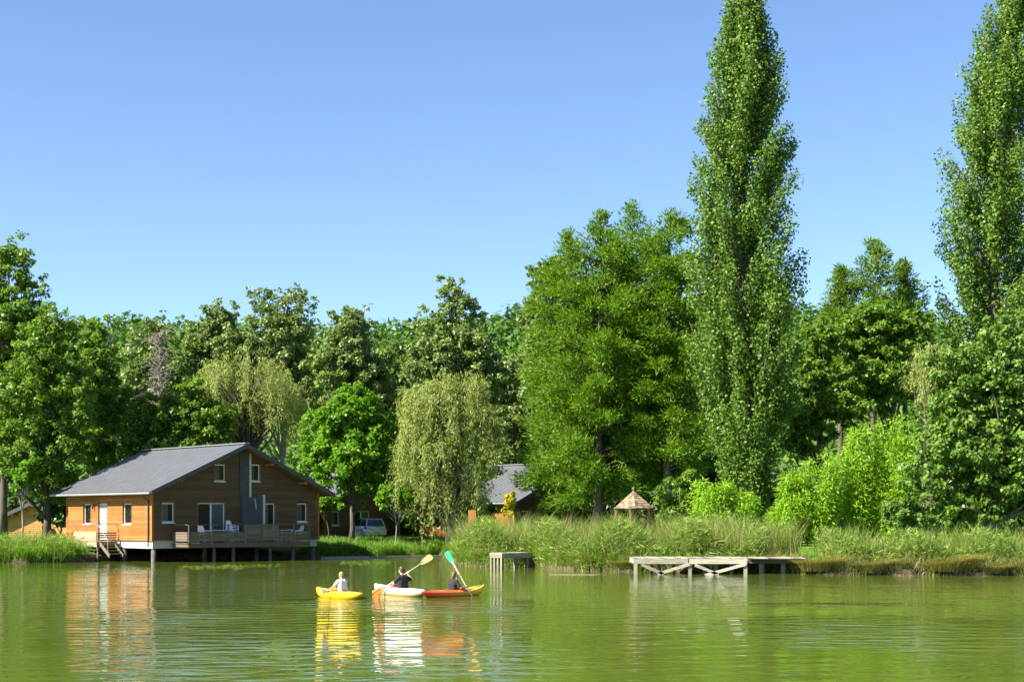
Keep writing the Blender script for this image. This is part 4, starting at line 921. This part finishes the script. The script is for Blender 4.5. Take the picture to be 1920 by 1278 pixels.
# undergrowth along the wood: one shrub shape, repeated
def understory():
    r = rnd(90); C = np.zeros((1, 3)); cc, rr = [], []
    for k in range(44):
        d = sph(r, 1)[0]; d[2] = abs(d[2]); cc.append(d * np.array([2.6, 1.8, 2.6]) * r.uniform(0.4, 1) + np.array([0, 0, 0.7])); q = r.uniform(0.5, 0.95); rr.append((q, q, q * 0.8))
    lv = list(clump_leaves(r, np.array(cc), np.array(rr), 9000, 0.28, 0.2))
    fm = leaf_mesh('foliage', *lv); sm = MB()
    for k in range(7): sm.tube(limb_path(r, (r.uniform(-.3, .3), r.uniform(-.3, .3), -0.2), cc[k * 6], 4), [0.05, 0.04, 0.03, 0.01], 5)
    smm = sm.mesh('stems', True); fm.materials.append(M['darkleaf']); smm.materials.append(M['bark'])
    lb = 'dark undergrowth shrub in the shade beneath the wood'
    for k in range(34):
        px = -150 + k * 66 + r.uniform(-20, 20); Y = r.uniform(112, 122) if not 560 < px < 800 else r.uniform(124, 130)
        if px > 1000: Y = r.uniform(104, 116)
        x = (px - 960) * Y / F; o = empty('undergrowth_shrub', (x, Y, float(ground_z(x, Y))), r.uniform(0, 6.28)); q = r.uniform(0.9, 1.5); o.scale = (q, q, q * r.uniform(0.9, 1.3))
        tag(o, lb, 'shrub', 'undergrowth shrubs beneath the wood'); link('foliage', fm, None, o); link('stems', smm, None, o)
understory()

# ------------------------------------------------------------------ reeds, grass, sedge
def scatter(r, n, x0, x1, d0, d1, keep=None):
    x = r.uniform(x0, x1, n * 2); d = d0 + (d1 - d0) * r.random(n * 2); y = shore(x) + d
    ok = np.ones(len(x), bool) if keep is None else keep(x, y)
    return np.stack([x[ok], y[ok]], -1)[:n]
def not_house(x, y):
    dxx, dyy = x - HX, y - HY; u = dxx * math.cos(HA) + dyy * math.sin(HA); v = -dxx * math.sin(HA) + dyy * math.cos(HA)
    return ~(((u > -0.1) & (u < CW + 0.3) & (v > -2.0) & (v < CD + 0.4)) | ((u > -1.6) & (u <= 0) & (v > LA - 1.5) & (v < LB + 0.15)))
r = rnd(101)
def clumpy(x, y): return (np.sin(x * 1.7 + np.sin(y * 1.3)) + np.sin(x * 4.1 + y * 2.0) + r.normal(size=len(x)) * 0.8) > -0.7
blades('reeds', 'tall green reeds mixed with straw along the middle bank', np.concatenate([scatter(r, 16000, -3.2, 11.6, 0.25, 6.5, clumpy), scatter(r, 1500, 11.0, 13.5, 2.6, 4.5, clumpy)]), 2.35, 0.026, ('reed', 'straw'), 102, 0.55, straw=0.22)
blades('bank_grass', 'tangled low grass and straw at the foot of the reeds', scatter(r, 7000, -3.4, 13.5, -0.1, 1.4), 0.85, 0.036, ('reed', 'straw'), 103, 0.8, straw=0.42)
blades('reeds', 'bluish green reeds on the bank below the broad tree', scatter(r, 11000, 14.2, 38, 0.7, 4.0, clumpy), 1.85, 0.026, ('reed', 'straw'), 104, 0.5, straw=0.08)
blades('bank_grass', 'straw and grass overhanging the right bank', scatter(r, 4500, 13.6, 38, -0.05, 1.0), 0.75, 0.036, ('reed', 'straw'), 105, 0.9, straw=0.5)
blades('meadow_grass', 'bright sunlit grass on the far bank around the parked car', np.concatenate([scatter(r, 15000, -13.5, -3.4, 0.3, 12, not_house), scatter(r, 5000, -13.5, -3.8, -0.05, 1.6, not_house)]), 0.62, 0.042, ('grass', 'straw'), 106, 0.45, straw=0.07)
blades('meadow_grass', 'lush grass and sedge on the bank left of the lake cabin', np.concatenate([scatter(r, 11000, -46, -23.5, 0.2, 9, not_house), scatter(r, 6000, -46, -25.0, -0.05, 1.3, not_house)]), 1.1, 0.040, ('grass', 'reed'), 107, 0.85, straw=0.45)
blades('lawn_grass', 'short bright lawn behind the platform', scatter(r, 9000, 9.5, 22, 2.0, 14), 0.20, 0.030, ('grass',), 108, 0.5)
blades('bank_grass', 'dry reddish grass tufts just behind the platform', scatter(r, 2600, 5.6, 13.2, 1.3, 3.0), 0.5, 0.03, ('sedge', 'straw'), 109, 0.6, straw=0.3)
def reed_leaves(name, label, pts, h, n_per, seed, mat='reed'):
    r = rnd(seed); n = len(pts) * n_per; P_ = np.repeat(pts, n_per, 0); hh = h * (0.2 + 0.8 * r.random(n)) * (0.8 + 0.3 * np.sin(P_[:, 0] * 1.9 + seed))
    pos = np.stack([P_[:, 0] + r.normal(size=n) * 0.12, P_[:, 1] + r.normal(size=n) * 0.12, ground_z(P_[:, 0], P_[:, 1]) + hh], -1)
    a = r.uniform(0, 6.28, n); ax = np.stack([np.cos(a), np.sin(a), r.uniform(-0.3, 1.3, n)], -1)
    me = leaf_mesh(name, pos, ax, r.normal(size=(n, 3)) + np.array([0, -0.3, 0.6]), r.uniform(0.2, 0.5, n), r.uniform(0.025, 0.05, n), r.random(n))
    tag(link(name, me, M[mat]), label, kind='stuff')
reed_leaves('reed_leaves', 'narrow leaves on the reeds of the middle bank', np.concatenate([scatter(r, 4200, -3.2, 11.6, 0.2, 5.5), scatter(r, 1500, -3.2, 11.6, 0.1, 1.2)]), 1.75, 6, 111)
reed_leaves('reed_leaves', 'narrow leaves on the reeds below the broad tree', scatter(r, 3400, 14.2, 38, 0.4, 3.6), 1.35, 6, 112)
reed_leaves('weeds', 'broad leaved weeds low on the middle bank edge', scatter(r, 1200, -3.3, 12.5, 0.0, 0.9), 0.6, 6, 113, 'bright')
reed_leaves('weeds', 'coarse weeds on the bank left of the lake cabin', np.concatenate([scatter(r, 900, -46, -24.5, 0.0, 1.6, not_house), scatter(r, 700, -46, -24.5, 1.5, 7, not_house)]), 1.0, 6, 114, 'broad')
blades('bank_grass', 'tall ragged grass stems on the bank left of the lake cabin', scatter(r, 1800, -46, -24.3, 0.3, 6, not_house), 1.7, 0.03, ('reed', 'straw'), 115, 0.7, straw=0.3)
def ragged(x, y): return (np.sin(x * 2.3 + seedless) + np.sin(x * 5.9 + 1.0) + 0.7 * np.sin(x * 11.0) + r.normal(size=len(x)) * 0.5) > 0.0
seedless = 0.7
def fringe(label, n, x0, x1, seed, mats, h, straw):
    p = scatter(r, n, x0, x1, 0.05, 0.45, ragged); nn = len(p); jz = rnd(seed).uniform(0.1, 0.42, nn)
    blades('overhanging_grass', label, p, h, 0.030, mats, seed, bend=1.3, straw=straw, z=jz, dirs=np.tile([0.0, -1.0, 0.0], (nn, 1)))
fringe('dry grass hanging over the water along the right bank', 3000, 13.8, 38, 116, ('reed', 'straw'), 0.75, 0.45)
fringe('grass hanging over the water along the middle bank', 2600, -3.3, 13.4, 117, ('reed', 'straw'), 0.7, 0.45)
fringe('green grass hanging over the water by the lake cabin', 2200, -46, -24.8, 118, ('grass', 'reed'), 0.8, 0.3)
fringe('green grass hanging over the timber edged far shore', 1400, -12.5, -3.9, 119, ('grass', 'reed'), 0.6, 0.3)
def tussock(px, label, Rr, h, seed, mat=('sedge', 'reed'), dz=0.12, dy=0.25):
    r = rnd(seed); dz = dz * 0.7; Y = float(shore((px - 960) * 66 / F)) + dy; x = (px - 960) * Y / F; Y = float(shore(x)) + dy
    o = empty('sedge_tussock', (x, Y, 0)); tag(o, label, 'sedge')
    an = r.uniform(0, 6.28, 1500); q = Rr * 0.45 * np.sqrt(r.random(1500)); pts = np.stack([x + 1.5 * q * np.cos(an), Y + q * np.sin(an) * 0.7], -1)
    dirs = np.stack([np.cos(an), np.sin(an), np.zeros(1500)], -1)
    blades('blades', None, pts, h, 0.028, mat, seed, bend=1.15, kind=None, parent=o, straw=0.25, base=(x, Y, 0), z=np.full(1500, dz), dirs=dirs)
    MB().lathe([(Rr * 0.30, -0.5), (Rr * 0.32, -0.08), (Rr * 0.24, dz * 0.4), (Rr * 0.08, dz)], 9).build('root_mound', M['ground'], o, True)
tussock(1536, 'brown gold sedge tussock against the dark walkway end', 1.15, 0.85, 121, dz=0.2)
tussock(1778, 'large golden sedge tussock below the broad bank tree', 1.25, 0.85, 122, dz=0.25)
tussock(1640, 'straw pale sedge tussock under the bluish reeds', 0.9, 0.75, 123, ('straw', 'reed'))
tussock(1865, 'small reddish sedge tussock near the bare clay bank', 0.8, 0.55, 124)
tussock(1180, 'brown sedge tussock against the left end of the braced platform', 0.8, 0.75, 125, dy=0.35)
# low round-leaved plants at the waterline and floating leaves
def floating():
    r = rnd(131); out = []
    for (px, py, rx, ry, n) in ((395, 1062, 60, 3.5, 130), (685, 1054, 45, 4.5, 130), (470, 1060, 50, 3, 60), (230, 1066, 60, 4, 30)):
        Y = CH * F / (py + r.normal(size=n) * ry * 0.5 - HZ); x = (px + r.uniform(-rx, rx, n) - 960) * Y / F
        a = r.uniform(0, 6.28, n); out.append((np.stack([x, Y, np.full(n, 0.006) + r.random(n) * 0.004], -1), np.stack([np.cos(a), np.sin(a), np.zeros(n)], -1), np.tile([0, 0, 1.0], (n, 1)) + r.normal(size=(n, 3)) * 0.03, r.uniform(0.12, 0.3, n), r.uniform(0.1, 0.24, n), r.random(n)))
    tag(link('floating_leaves', leaf_mesh('floating_leaves', *join_leaves(out)), M['olive']), 'small leaves floating on the water by the cabin and shore', kind='stuff')
floating()

# ------------------------------------------------------------------ parked car
def car():
    p = at(690, 1021, 112.0); x, Y = p.x, 112.0; g = float(ground_z(x, Y))
    o = empty('parked_car', (x, Y, g), math.radians(112)); tag(o, 'silver blue hatchback car parked in the grass, seen from behind', 'car')
    # local x forward; sections (x, half width low, half width shoulder, sill z, shoulder z)
    secs = [(-2.08, 0.70, 0.72, 0.42, 0.88), (-2.0, 0.82, 0.83, 0.34, 0.95), (-1.5, 0.86, 0.87, 0.26, 1.0), (-0.5, 0.87, 0.88, 0.24, 0.98), (0.7, 0.87, 0.87, 0.24, 0.95), (1.3, 0.86, 0.84, 0.25, 0.90), (1.85, 0.80, 0.74, 0.28, 0.76), (2.08, 0.62, 0.58, 0.36, 0.62)]
    mb = MB(); vs = []
    for (sx, wl, wsd, zl, zs_) in secs:
        zm = (zl + zs_) / 2
        ring = [(-wl * 0.9, zl), (-wl, zl + 0.08), (-wl * 1.02, zm), (-wsd, zs_), (-wsd * 0.7, zs_ + 0.03), (wsd * 0.7, zs_ + 0.03), (wsd, zs_), (wl * 1.02, zm), (wl, zl + 0.08), (wl * 0.9, zl)]
        vs += [(sx, y, z) for y, z in ring]
    nr = 10; fs = [(i * nr + k, i * nr + (k + 1) % nr, (i + 1) * nr + (k + 1) % nr, (i + 1) * nr + k) for i in range(len(secs) - 1) for k in range(nr)]
    fs += [tuple(range(nr)), tuple((len(secs) - 1) * nr + k for k in range(nr))[::-1]]
    mb.add(vs, fs); body = mb.build('body', M['carpaint'], o, True)
    # greenhouse: base ring and roof ring
    base = [(-1.98, 0.76, 0.96), (-0.6, 0.82, 1.0), (0.55, 0.81, 0.97), (1.15, 0.70, 0.93)]
    roof = [(-1.72, 0.60, 1.52), (-0.6, 0.64, 1.60), (0.2, 0.62, 1.57), (0.38, 0.58, 1.53)]
    gh = MB(); v = []
    for (a, b) in zip(base, roof):
        v += [(a[0], -a[1], a[2] - 0.03), (b[0], -b[1], b[2]), (b[0], b[1], b[2]), (a[0], a[1], a[2] - 0.03)]
    f = [(i * 4 + k, i * 4 + k + 1, (i + 1) * 4 + k + 1, (i + 1) * 4 + k) for i in range(3) for k in range(3)] + [(0, 1, 2, 3), (15, 14, 13, 12)]
    gh.add(v, f).build('cabin', M['carpaint'], o)
    def pane(name, quad, n):
        q = [Vector(p) for p in quad]; nn = (q[1] - q[0]).cross(q[3] - q[0]).normalized()
        if nn.dot(Vector(n)) < 0: nn = -nn
        c = sum(q, Vector()) / 4; q = [c + (p - c) * 0.86 + nn * 0.012 for p in q]
        MB().add([tuple(p) for p in q] + [tuple(p - nn * 0.01) for p in q], [(0, 1, 2, 3), (7, 6, 5, 4), (0, 4, 5, 1), (1, 5, 6, 2), (2, 6, 7, 3), (3, 7, 4, 0)]).build(name, M['carglass'], o)
    pane('rear_window', [(-1.98, -0.76, 0.97), (-1.98, 0.76, 0.97), (-1.72, 0.60, 1.52), (-1.72, -0.60, 1.52)], (-1, 0, 0.3))
    pane('windscreen', [(1.15, -0.70, 0.93), (1.15, 0.70, 0.93), (0.38, 0.58, 1.53), (0.38, -0.58, 1.53)], (1, 0, 1))
    for sg in (-1, 1):
        for i in range(3): pane('side_window', [(base[i][0], sg * base[i][1], base[i][2]), (base[i + 1][0], sg * base[i + 1][1], base[i + 1][2]), (roof[i + 1][0], sg * roof[i + 1][1], roof[i + 1][2]), (roof[i][0], sg * roof[i][1], roof[i][2])], (0, sg, 0.2))
        MB().box(-2.075, -1.93, sg * 0.80 - 0.07, sg * 0.80 + 0.07, 0.78, 0.98).build('tail_light', M['tail'], o, bevel=0.02)
        MB().box(1.9, 2.02, sg * 0.6 - 0.12, sg * 0.6 + 0.12, 0.58, 0.70).build('headlight', M['glass'], o, bevel=0.02)
        MB().box(0.75, 0.9, sg * 0.98 - 0.09, sg * 0.98 + 0.09, 0.98, 1.1).build('mirror', M['carpaint'], o, bevel=0.03)
        for wx in (-1.3, 1.32):
            w = MB().tube([(wx, sg * 0.70, 0.31), (wx, sg * 0.72, 0.31), (wx, sg * 0.87, 0.31), (wx, sg * 0.89, 0.31)], [0.28, 0.31, 0.31, 0.28], 20).build('wheel', M['blackrubber'], o)
            MB().tube([(wx, sg * 0.885, 0.31), (wx, sg * 0.9, 0.31)], [0.19, 0.17], 14).build('rim', M['steel'], w)
    MB().box(-2.14, -2.0, -0.78, 0.78, 0.36, 0.58).build('bumper', M['carpaint'], o, bevel=0.04)
    MB().box(-2.112, -2.085, -0.26, 0.26, 0.66, 0.77).build('number_plate', M['plate'], o)
car()

# ------------------------------------------------------------------ kayaks, paddles, people
def kayak(label, px, py, head, L, mat, B=0.66, H=0.19, bow_up=0.15, stern_up=0.06):
    Y = CH * F / (py - HZ); x = (px - 960) * Y / F; rz = math.atan2(head[1], head[0])
    o = empty('kayak', (x, Y, 0), rz); tag(o, label, 'kayak')
    n = 33; m = 20; vs = []
    for i in range(n):
        t = -1 + 2 * i / (n - 1); at_ = abs(t)
        w = B / 2 * (1 - at_ ** 2.6) ** 0.75 + 0.012
        sheer = H * 0.72 + (bow_up if t > 0 else stern_up) * at_ ** 2.2
        keel = -0.09 + 0.20 * at_ ** 4 + (0.10 * max(0, t) ** 6 if t > 0 else 0.05 * at_ ** 6)
        crown = 0.075 * (1 - at_ ** 2)
        for k in range(m):
            a = 2 * math.pi * k / m; c, s_ = math.cos(a), math.sin(a)
            yy = w * math.copysign(abs(c) ** 0.7, c)
            zz = sheer + crown * s_ if s_ >= 0 else sheer + (sheer - keel) * (-(abs(s_) ** 0.8))
            tx = t * L / 2
            # cockpit well
            if s_ > 0.25 and abs(t + 0.08) < 0.27 and abs(c) < 0.8:
                e = min(1, (0.27 - abs(t + 0.08)) * 9); zz -= e * 0.12
            vs.append((tx, yy, zz))
    fs = [(i * m + k, i * m + (k + 1) % m, (i + 1) * m + (k + 1) % m, (i + 1) * m + k) for i in range(n - 1) for k in range(m)] + [tuple(range(m)), tuple((n - 1) * m + k for k in range(m))[::-1]]
    MB().add(vs, fs).build('hull', mat, o, True)
    rim = []
    for k in range(25):
        a = 2 * math.pi * k / 24; tx = -0.08 * L / 2 + 0.28 * L / 2 * math.cos(a); rim.append((tx, B * 0.36 * math.sin(a), H * 0.72 + 0.055))
    MB().tube(rim, 0.02, 6, False).build('coaming', mat, o, True)
    bk = MB(); sx = -0.08 * L / 2 - 0.24
    bk.box(sx - 0.05, sx, -0.16, 0.16, 0.06, 0.22); bk.build('seat_back', M['blackrubber'], o, bevel=0.02)
    for t in (-0.93, 0.93): MB().tube([(t * L / 2, 0, H * 0.72 + 0.02 + (bow_up if t > 0 else stern_up) * 0.85), (t * L / 2 - 0.05 * t, 0, H * 0.72 + 0.08 + (bow_up if t > 0 else stern_up) * 0.85), (t * L / 2 - 0.12 * t, 0, H * 0.72 + 0.03 + (bow_up if t > 0 else stern_up) * 0.75)], 0.012, 6).build('grab_handle', M['blackrubber'], o, True)
    return o, Matrix.Translation((x, Y, 0)) @ Matrix.Rotation(rz, 4, 'Z')
def paddle(label, a, b, mats, bl=0.46, bw=0.20, face=(0.2, -1, 0.3)):
    a = Vector(a); b = Vector(b); d = (b - a).normalized(); L = (b - a).length
    o = empty('paddle', tuple(a)); tag(o, label, 'paddle')
    MB().tube([d * (bl * 0.7), d * (L - bl * 0.7)], 0.016, 8).build('shaft', M['shaft'], o, True)
    for end, mt in ((0, mats[0]), (1, mats[1])):
        nv = Vector(face); sv = d.cross(nv).normalized(); nv = sv.cross(d).normalized(); mb = MB(); rows = 9; vs = []
        for i in range(rows):
            t = i / (rows - 1); w = bw / 2 * (0.16 + 0.84 * math.sin(math.pi * min(1, t * 0.62 + 0.02)) ** 0.8) * (1 if t < 0.86 else math.sqrt(max(0.05, 1 - ((t - 0.86) / 0.15) ** 2)))
            p = d * (bl * (1 - t)) if end == 0 else d * (L - bl * (1 - t))
            for q in (-1, -0.5, 0, 0.5, 1): vs.append(p + sv * (w * q) + nv * (0.025 * (abs(q) ** 2) - 0.008))
        for v_ in list(vs): vs.append(v_ + nv * 0.012)
        K = rows * 5; fs = []
        for i in range(rows - 1):
            for k in range(4):
                q = (i * 5 + k, i * 5 + k + 1, (i + 1) * 5 + k + 1, (i + 1) * 5 + k); fs += [q, tuple(j + K for j in q[::-1])]
            fs += [(i * 5, (i + 1) * 5, (i + 1) * 5 + K, i * 5 + K), (i * 5 + 4, i * 5 + 4 + K, (i + 1) * 5 + 4 + K, (i + 1) * 5 + 4)]
        fs += [(0, K, K + 1, 1), (1, K + 1, K + 2, 2), (2, K + 2, K + 3, 3), (3, K + 3, K + 4, 4)] + [((rows - 1) * 5 + k, (rows - 1) * 5 + k + 1, (rows - 1) * 5 + k + 1 + K, (rows - 1) * 5 + k + K) for k in range(4)]
        mb.add([tuple(v_) for v_ in vs], fs).build('blade', M[mt], o, True)
    return d
def ik(sh, hand, l1, l2, pole):
    d = hand - sh; D = min(d.length, (l1 + l2) * 0.995); dn = d.normalized()
    a = (l1 * l1 - l2 * l2 + D * D) / (2 * D); h = math.sqrt(max(0.0004, l1 * l1 - a * a))
    p = Vector(pole) - dn * Vector(pole).dot(dn); p.normalize(); return sh + dn * a + p * h
def remesh(o, vox):
    m = o.modifiers.new('union', 'REMESH'); m.mode = 'VOXEL'; m.voxel_size = vox; m.use_smooth_shade = True
    sm = o.modifiers.new('relax', 'SMOOTH'); sm.factor = 0.5; sm.iterations = 4
    return o
def person(label, mat4, k, seat_x, seat_z, lean, twist, head_turn, hands, shaft_dir, shirt, hair, shorts='red_cloth', long_hair=False, sleeve=0.62, side_lean=0.0):
    """seated figure; local x forward, y left; k scales an adult; hands: world points (left, right)"""
    inv = mat4.inverted(); o = empty('person', (0, 0, 0)); o.matrix_world = mat4 @ Matrix.Translation((seat_x, 0, seat_z)); tag(o, label, 'person')
    hl, hr = [inv @ Vector(h) - Vector((seat_x, 0, seat_z)) for h in hands]
    sdv = (inv.to_3x3() @ Vector(shaft_dir)).normalized()
    def T(x, y, z):   # torso frame: leaning and twisting grow with height
        f = z / 0.55; a = twist * min(1, f); xx = x * math.cos(a) - y * math.sin(a); yy = x * math.sin(a) + y * math.cos(a)
        return Vector(((xx + lean * z) * k, (yy + side_lean * z) * k, z * k))
    body = MB()
    hipL, hipR = T(0, 0.10, 0.09), T(0, -0.10, 0.09)
    body.capsule(T(-0.02, 0.07, 0.10), T(-0.02, -0.07, 0.10), 0.115 * k, 0.115 * k)
    spine = [(0.0, 0.10, 0.125), (0.0, 0.24, 0.118), (-0.005, 0.38, 0.128), (-0.01, 0.47, 0.115)]
    for (x0, z0, r0), (x1, z1, r1) in zip(spine[:-1], spine[1:]):
        for y in (-0.055, 0.055): body.capsule(T(x0, y, z0), T(x1, y * 1.2, z1), r0 * k * 0.92, r1 * k * 0.92)
    sL, sR = T(0.0, 0.185, 0.49), T(0.0, -0.185, 0.49)
    body.capsule(sL * 0.97 + T(0, 0, 0.49) * 0.03, T(0, 0, 0.53), 0.065 * k, 0.06 * k); body.capsule(sR, T(0, 0, 0.53), 0.065 * k, 0.06 * k)
    neck0, neck1 = T(0.0, 0, 0.52), T(0.02, 0, 0.62); body.capsule(neck0, neck1, 0.058 * k, 0.053 * k)
    hc = T(0.03, 0, 0.735); ca, sa = math.cos(head_turn), math.sin(head_turn)
    def Hd(x, y, z): return (hc.x + (x * ca - y * sa) * k, hc.y + (x * sa + y * ca) * k, hc.z + z * k)
    def hball(mb, x, y, z, rx, ry, rz): 
        tmp = MB().ball((0, 0, 0), (rx, ry, rz), 14, 10); mb.add([Hd(x + v[0], y + v[1], z + v[2]) for v in tmp.v], tmp.f)
    hball(body, -0.005, 0, 0.025, 0.098, 0.078, 0.098); hball(body, 0.03, 0, -0.045, 0.070, 0.060, 0.075)
    hball(body, 0.103, 0, -0.02, 0.022, 0.014, 0.028); hball(body, 0.092, 0, -0.072, 0.016, 0.026, 0.010)
    for sg in (-1, 1): hball(body, -0.005, sg * 0.080, -0.012, 0.018, 0.012, 0.032)
    # legs forward into the boat
    for hip, sg in ((hipL, 1), (hipR, -1)):
        kn = Vector((0.44 * k, sg * 0.17 * k, 0.20 * k)); an = Vector((0.80 * k, sg * 0.12 * k, 0.04 * k)); toe = Vector((0.86 * k, sg * 0.13 * k, 0.13 * k))
        body.capsule(hip, kn, 0.082 * k, 0.058 * k); body.capsule(kn, kn.lerp(an, 0.4), 0.056 * k, 0.054 * k); body.capsule(kn.lerp(an, 0.4), an, 0.054 * k, 0.036 * k); body.capsule(an, toe, 0.038 * k, 0.028 * k)
    arms = {}
    for sh, hd, sg in ((sL, hl, 1), (sR, hr, -1)):
        d = hd - sh; reach = 0.60 * k; wr = hd - d.normalized() * 0.075 * k
        if (wr - sh).length > reach * 0.99: l1, l2 = (wr - sh).length * 0.53, (wr - sh).length * 0.49
        else: l1, l2 = 0.31 * k, 0.29 * k
        el = ik(sh, wr, l1, l2, Vector((-0.25, sg * 0.6, -0.7))); arms[sg] = (sh, el, wr)
        body.capsule(sh, el, 0.054 * k, 0.041 * k, 10); body.capsule(el, el.lerp(wr, 0.35), 0.041 * k, 0.042 * k, 10); body.capsule(el.lerp(wr, 0.35), wr, 0.042 * k, 0.027 * k, 10)
        # hand: palm, four fingers curling round the shaft, thumb from the side of the palm
        fd = (hd - wr).normalized(); al = (sdv - fd * sdv.dot(fd)).normalized(); nrm_ = fd.cross(al)
        pc = hd - fd * 0.012 * k + nrm_ * 0.022 * k
        body.capsule(wr, pc + al * 0.018 * k, 0.024 * k, 0.022 * k, 8); body.capsule(wr, pc - al * 0.02 * k, 0.024 * k, 0.020 * k, 8)
        for j, ln in enumerate((0.92, 1.0, 0.95, 0.78)):
            b0 = pc + al * (0.030 - 0.021 * j) * k + fd * 0.012 * k
            b1 = b0 + fd * 0.030 * ln * k - nrm_ * 0.004 * k; b2 = b1 - nrm_ * 0.034 * ln * k + fd * 0.004 * k; b3 = b2 - fd * 0.026 * ln * k - nrm_ * 0.004 * k
            for q0, q1, q2, q3 in ((b0, b1, 0.0095, 0.009), (b1, b2, 0.009, 0.0085), (b2, b3, 0.0085, 0.0075)): body.capsule(q0, q1, q2 * k, q3 * k, 6)
        t0 = pc + al * 0.036 * k - fd * 0.02 * k; t1 = t0 + al * 0.016 * k - nrm_ * 0.028 * k; t2 = t1 + fd * 0.024 * k - nrm_ * 0.014 * k
        body.capsule(t0, t1, 0.011 * k, 0.010 * k, 6); body.capsule(t1, t2, 0.010 * k, 0.008 * k, 6)
    remesh(body.build('body', M['skin'], o), 0.0100)
    ey = MB()
    for sg in (-1, 1): hball(ey, 0.083, sg * 0.032, 0.005, 0.010, 0.010, 0.008)
    ey.build('eyes', M['eye'], o)
    sh_ = MB(); e = 0.018
    for (x0, z0, r0), (x1, z1, r1) in zip(spine[:-1], spine[1:]):
        for y in (-0.058, 0.058): sh_.capsule(T(x0, y, z0 - 0.02), T(x1, y * 1.25, z1), (r0 * 0.95 + e) * k, (r1 * 0.95 + e) * k)
    for sg in (1, -1):
        sh, el, wr = arms[sg]; sh_.capsule(sh, T(0, 0, 0.515), (0.065 + e) * k, (0.05 + e) * k); sh_.capsule(sh, sh.lerp(el, sleeve * 0.92), (0.058 + e) * k, (0.052 + e) * k)
    remesh(sh_.build('shirt', M[shirt], o), 0.015)
    so = MB()
    so.capsule(T(-0.02, 0.075, 0.075), T(-0.02, -0.075, 0.075), 0.13 * k, 0.13 * k)
    for hip, sg in ((hipL, 1), (hipR, -1)): so.capsule(hip, Vector((0.34 * k, sg * 0.16 * k, 0.19 * k)), 0.100 * k, 0.085 * k)
    remesh(so.build('shorts', M[shorts], o), 0.017)
    hb = MB(); hball(hb, -0.016, 0, 0.034, 0.102, 0.088, 0.102); hball(hb, -0.05, 0, -0.015, 0.066, 0.078, 0.075)
    if long_hair:
        hball(hb, -0.09, 0.0, -0.05, 0.05, 0.055, 0.08); hball(hb, -0.115, 0.01, -0.13, 0.035, 0.04, 0.09); hball(hb, -0.115, 0.015, -0.21, 0.025, 0.03, 0.07)
    remesh(hb.build('hair', M[hair], o), 0.012)
    return o
# yellow kayak, boy in white
k1, m1 = kayak('plain yellow kayak carrying the person in white', 636, 1119.5, (-0.60, 0.80), 2.75, M['yellow'])
hp1 = [at(613, 1106, 46.75), at(628, 1104, 47.25)]
d1 = (hp1[1] - hp1[0]).normalized(); pa = Vector(hp1[0]) - d1 * 0.35 + Vector((0.0, 0, -0.03)); pb = pa + d1 * 1.75
d1 = paddle('short white bladed paddle across the yellow kayak', pa, pb, ('plastic', 'plastic'), 0.34, 0.16, face=(0.3, -1, 0.4))
person('person in white t-shirt with short blond hair sitting in the yellow kayak', m1, 0.80, -0.20, 0.12, 0.10, 0.15, 0.25, [pa + d1 * 0.35, pa + d1 * 0.82], d1, 'tee_white', 'hair_blond', shorts='orange_blade')
# white kayak, man in black
k2, m2 = kayak('white and cream kayak between the yellow and red kayaks', 749, 1114.5, (-0.55, 0.835), 3.3, M['whitekayak'], B=0.70, H=0.23)
Ym = CH * F / (1114.5 - HZ)
pa, pb = at(699, 1115, Ym + 0.05), at(811, 1042, Ym + 0.45)
d2 = paddle('long paddle with one orange and one cream yellow blade', pa, pb, ('orange_blade', 'cream_blade'), 0.48, 0.21)
def on(pa, pb, px): t = (px - 699) / (811 - 699); return pa.lerp(pb, t)
person('person in black t-shirt with short dark hair paddling the white kayak', m2, 1.0, -0.22, 0.07, 0.06, 0.35, 0.35, [on(pa, pb, 736), on(pa, pb, 764)], d2, 'tee_black', 'hair_dark')
# red-orange kayak, person with auburn hair
k3, m3 = kayak('red kayak fading through orange to a yellow bow', 850, 1117, (0.72, 0.69), 2.65, M['redkayak'], bow_up=0.20)
Yg = CH * F / (1117 - HZ)
pa, pb = at(905, 1152, Yg - 0.10), at(837, 1034, Yg + 0.30)
d3 = paddle('long paddle with a raised green blade', pa, pb, ('green_blade', 'green_blade'), 0.48, 0.20)
person('person in black t-shirt with long auburn hair in the red kayak', m3, 0.84, -0.05, 0.06, 0.16, -0.1, 0.2, [pa.lerp(pb, 0.64), pa.lerp(pb, 0.44)], d3, 'tee_black', 'hair_red', long_hair=True, sleeve=0.8, side_lean=0.06)
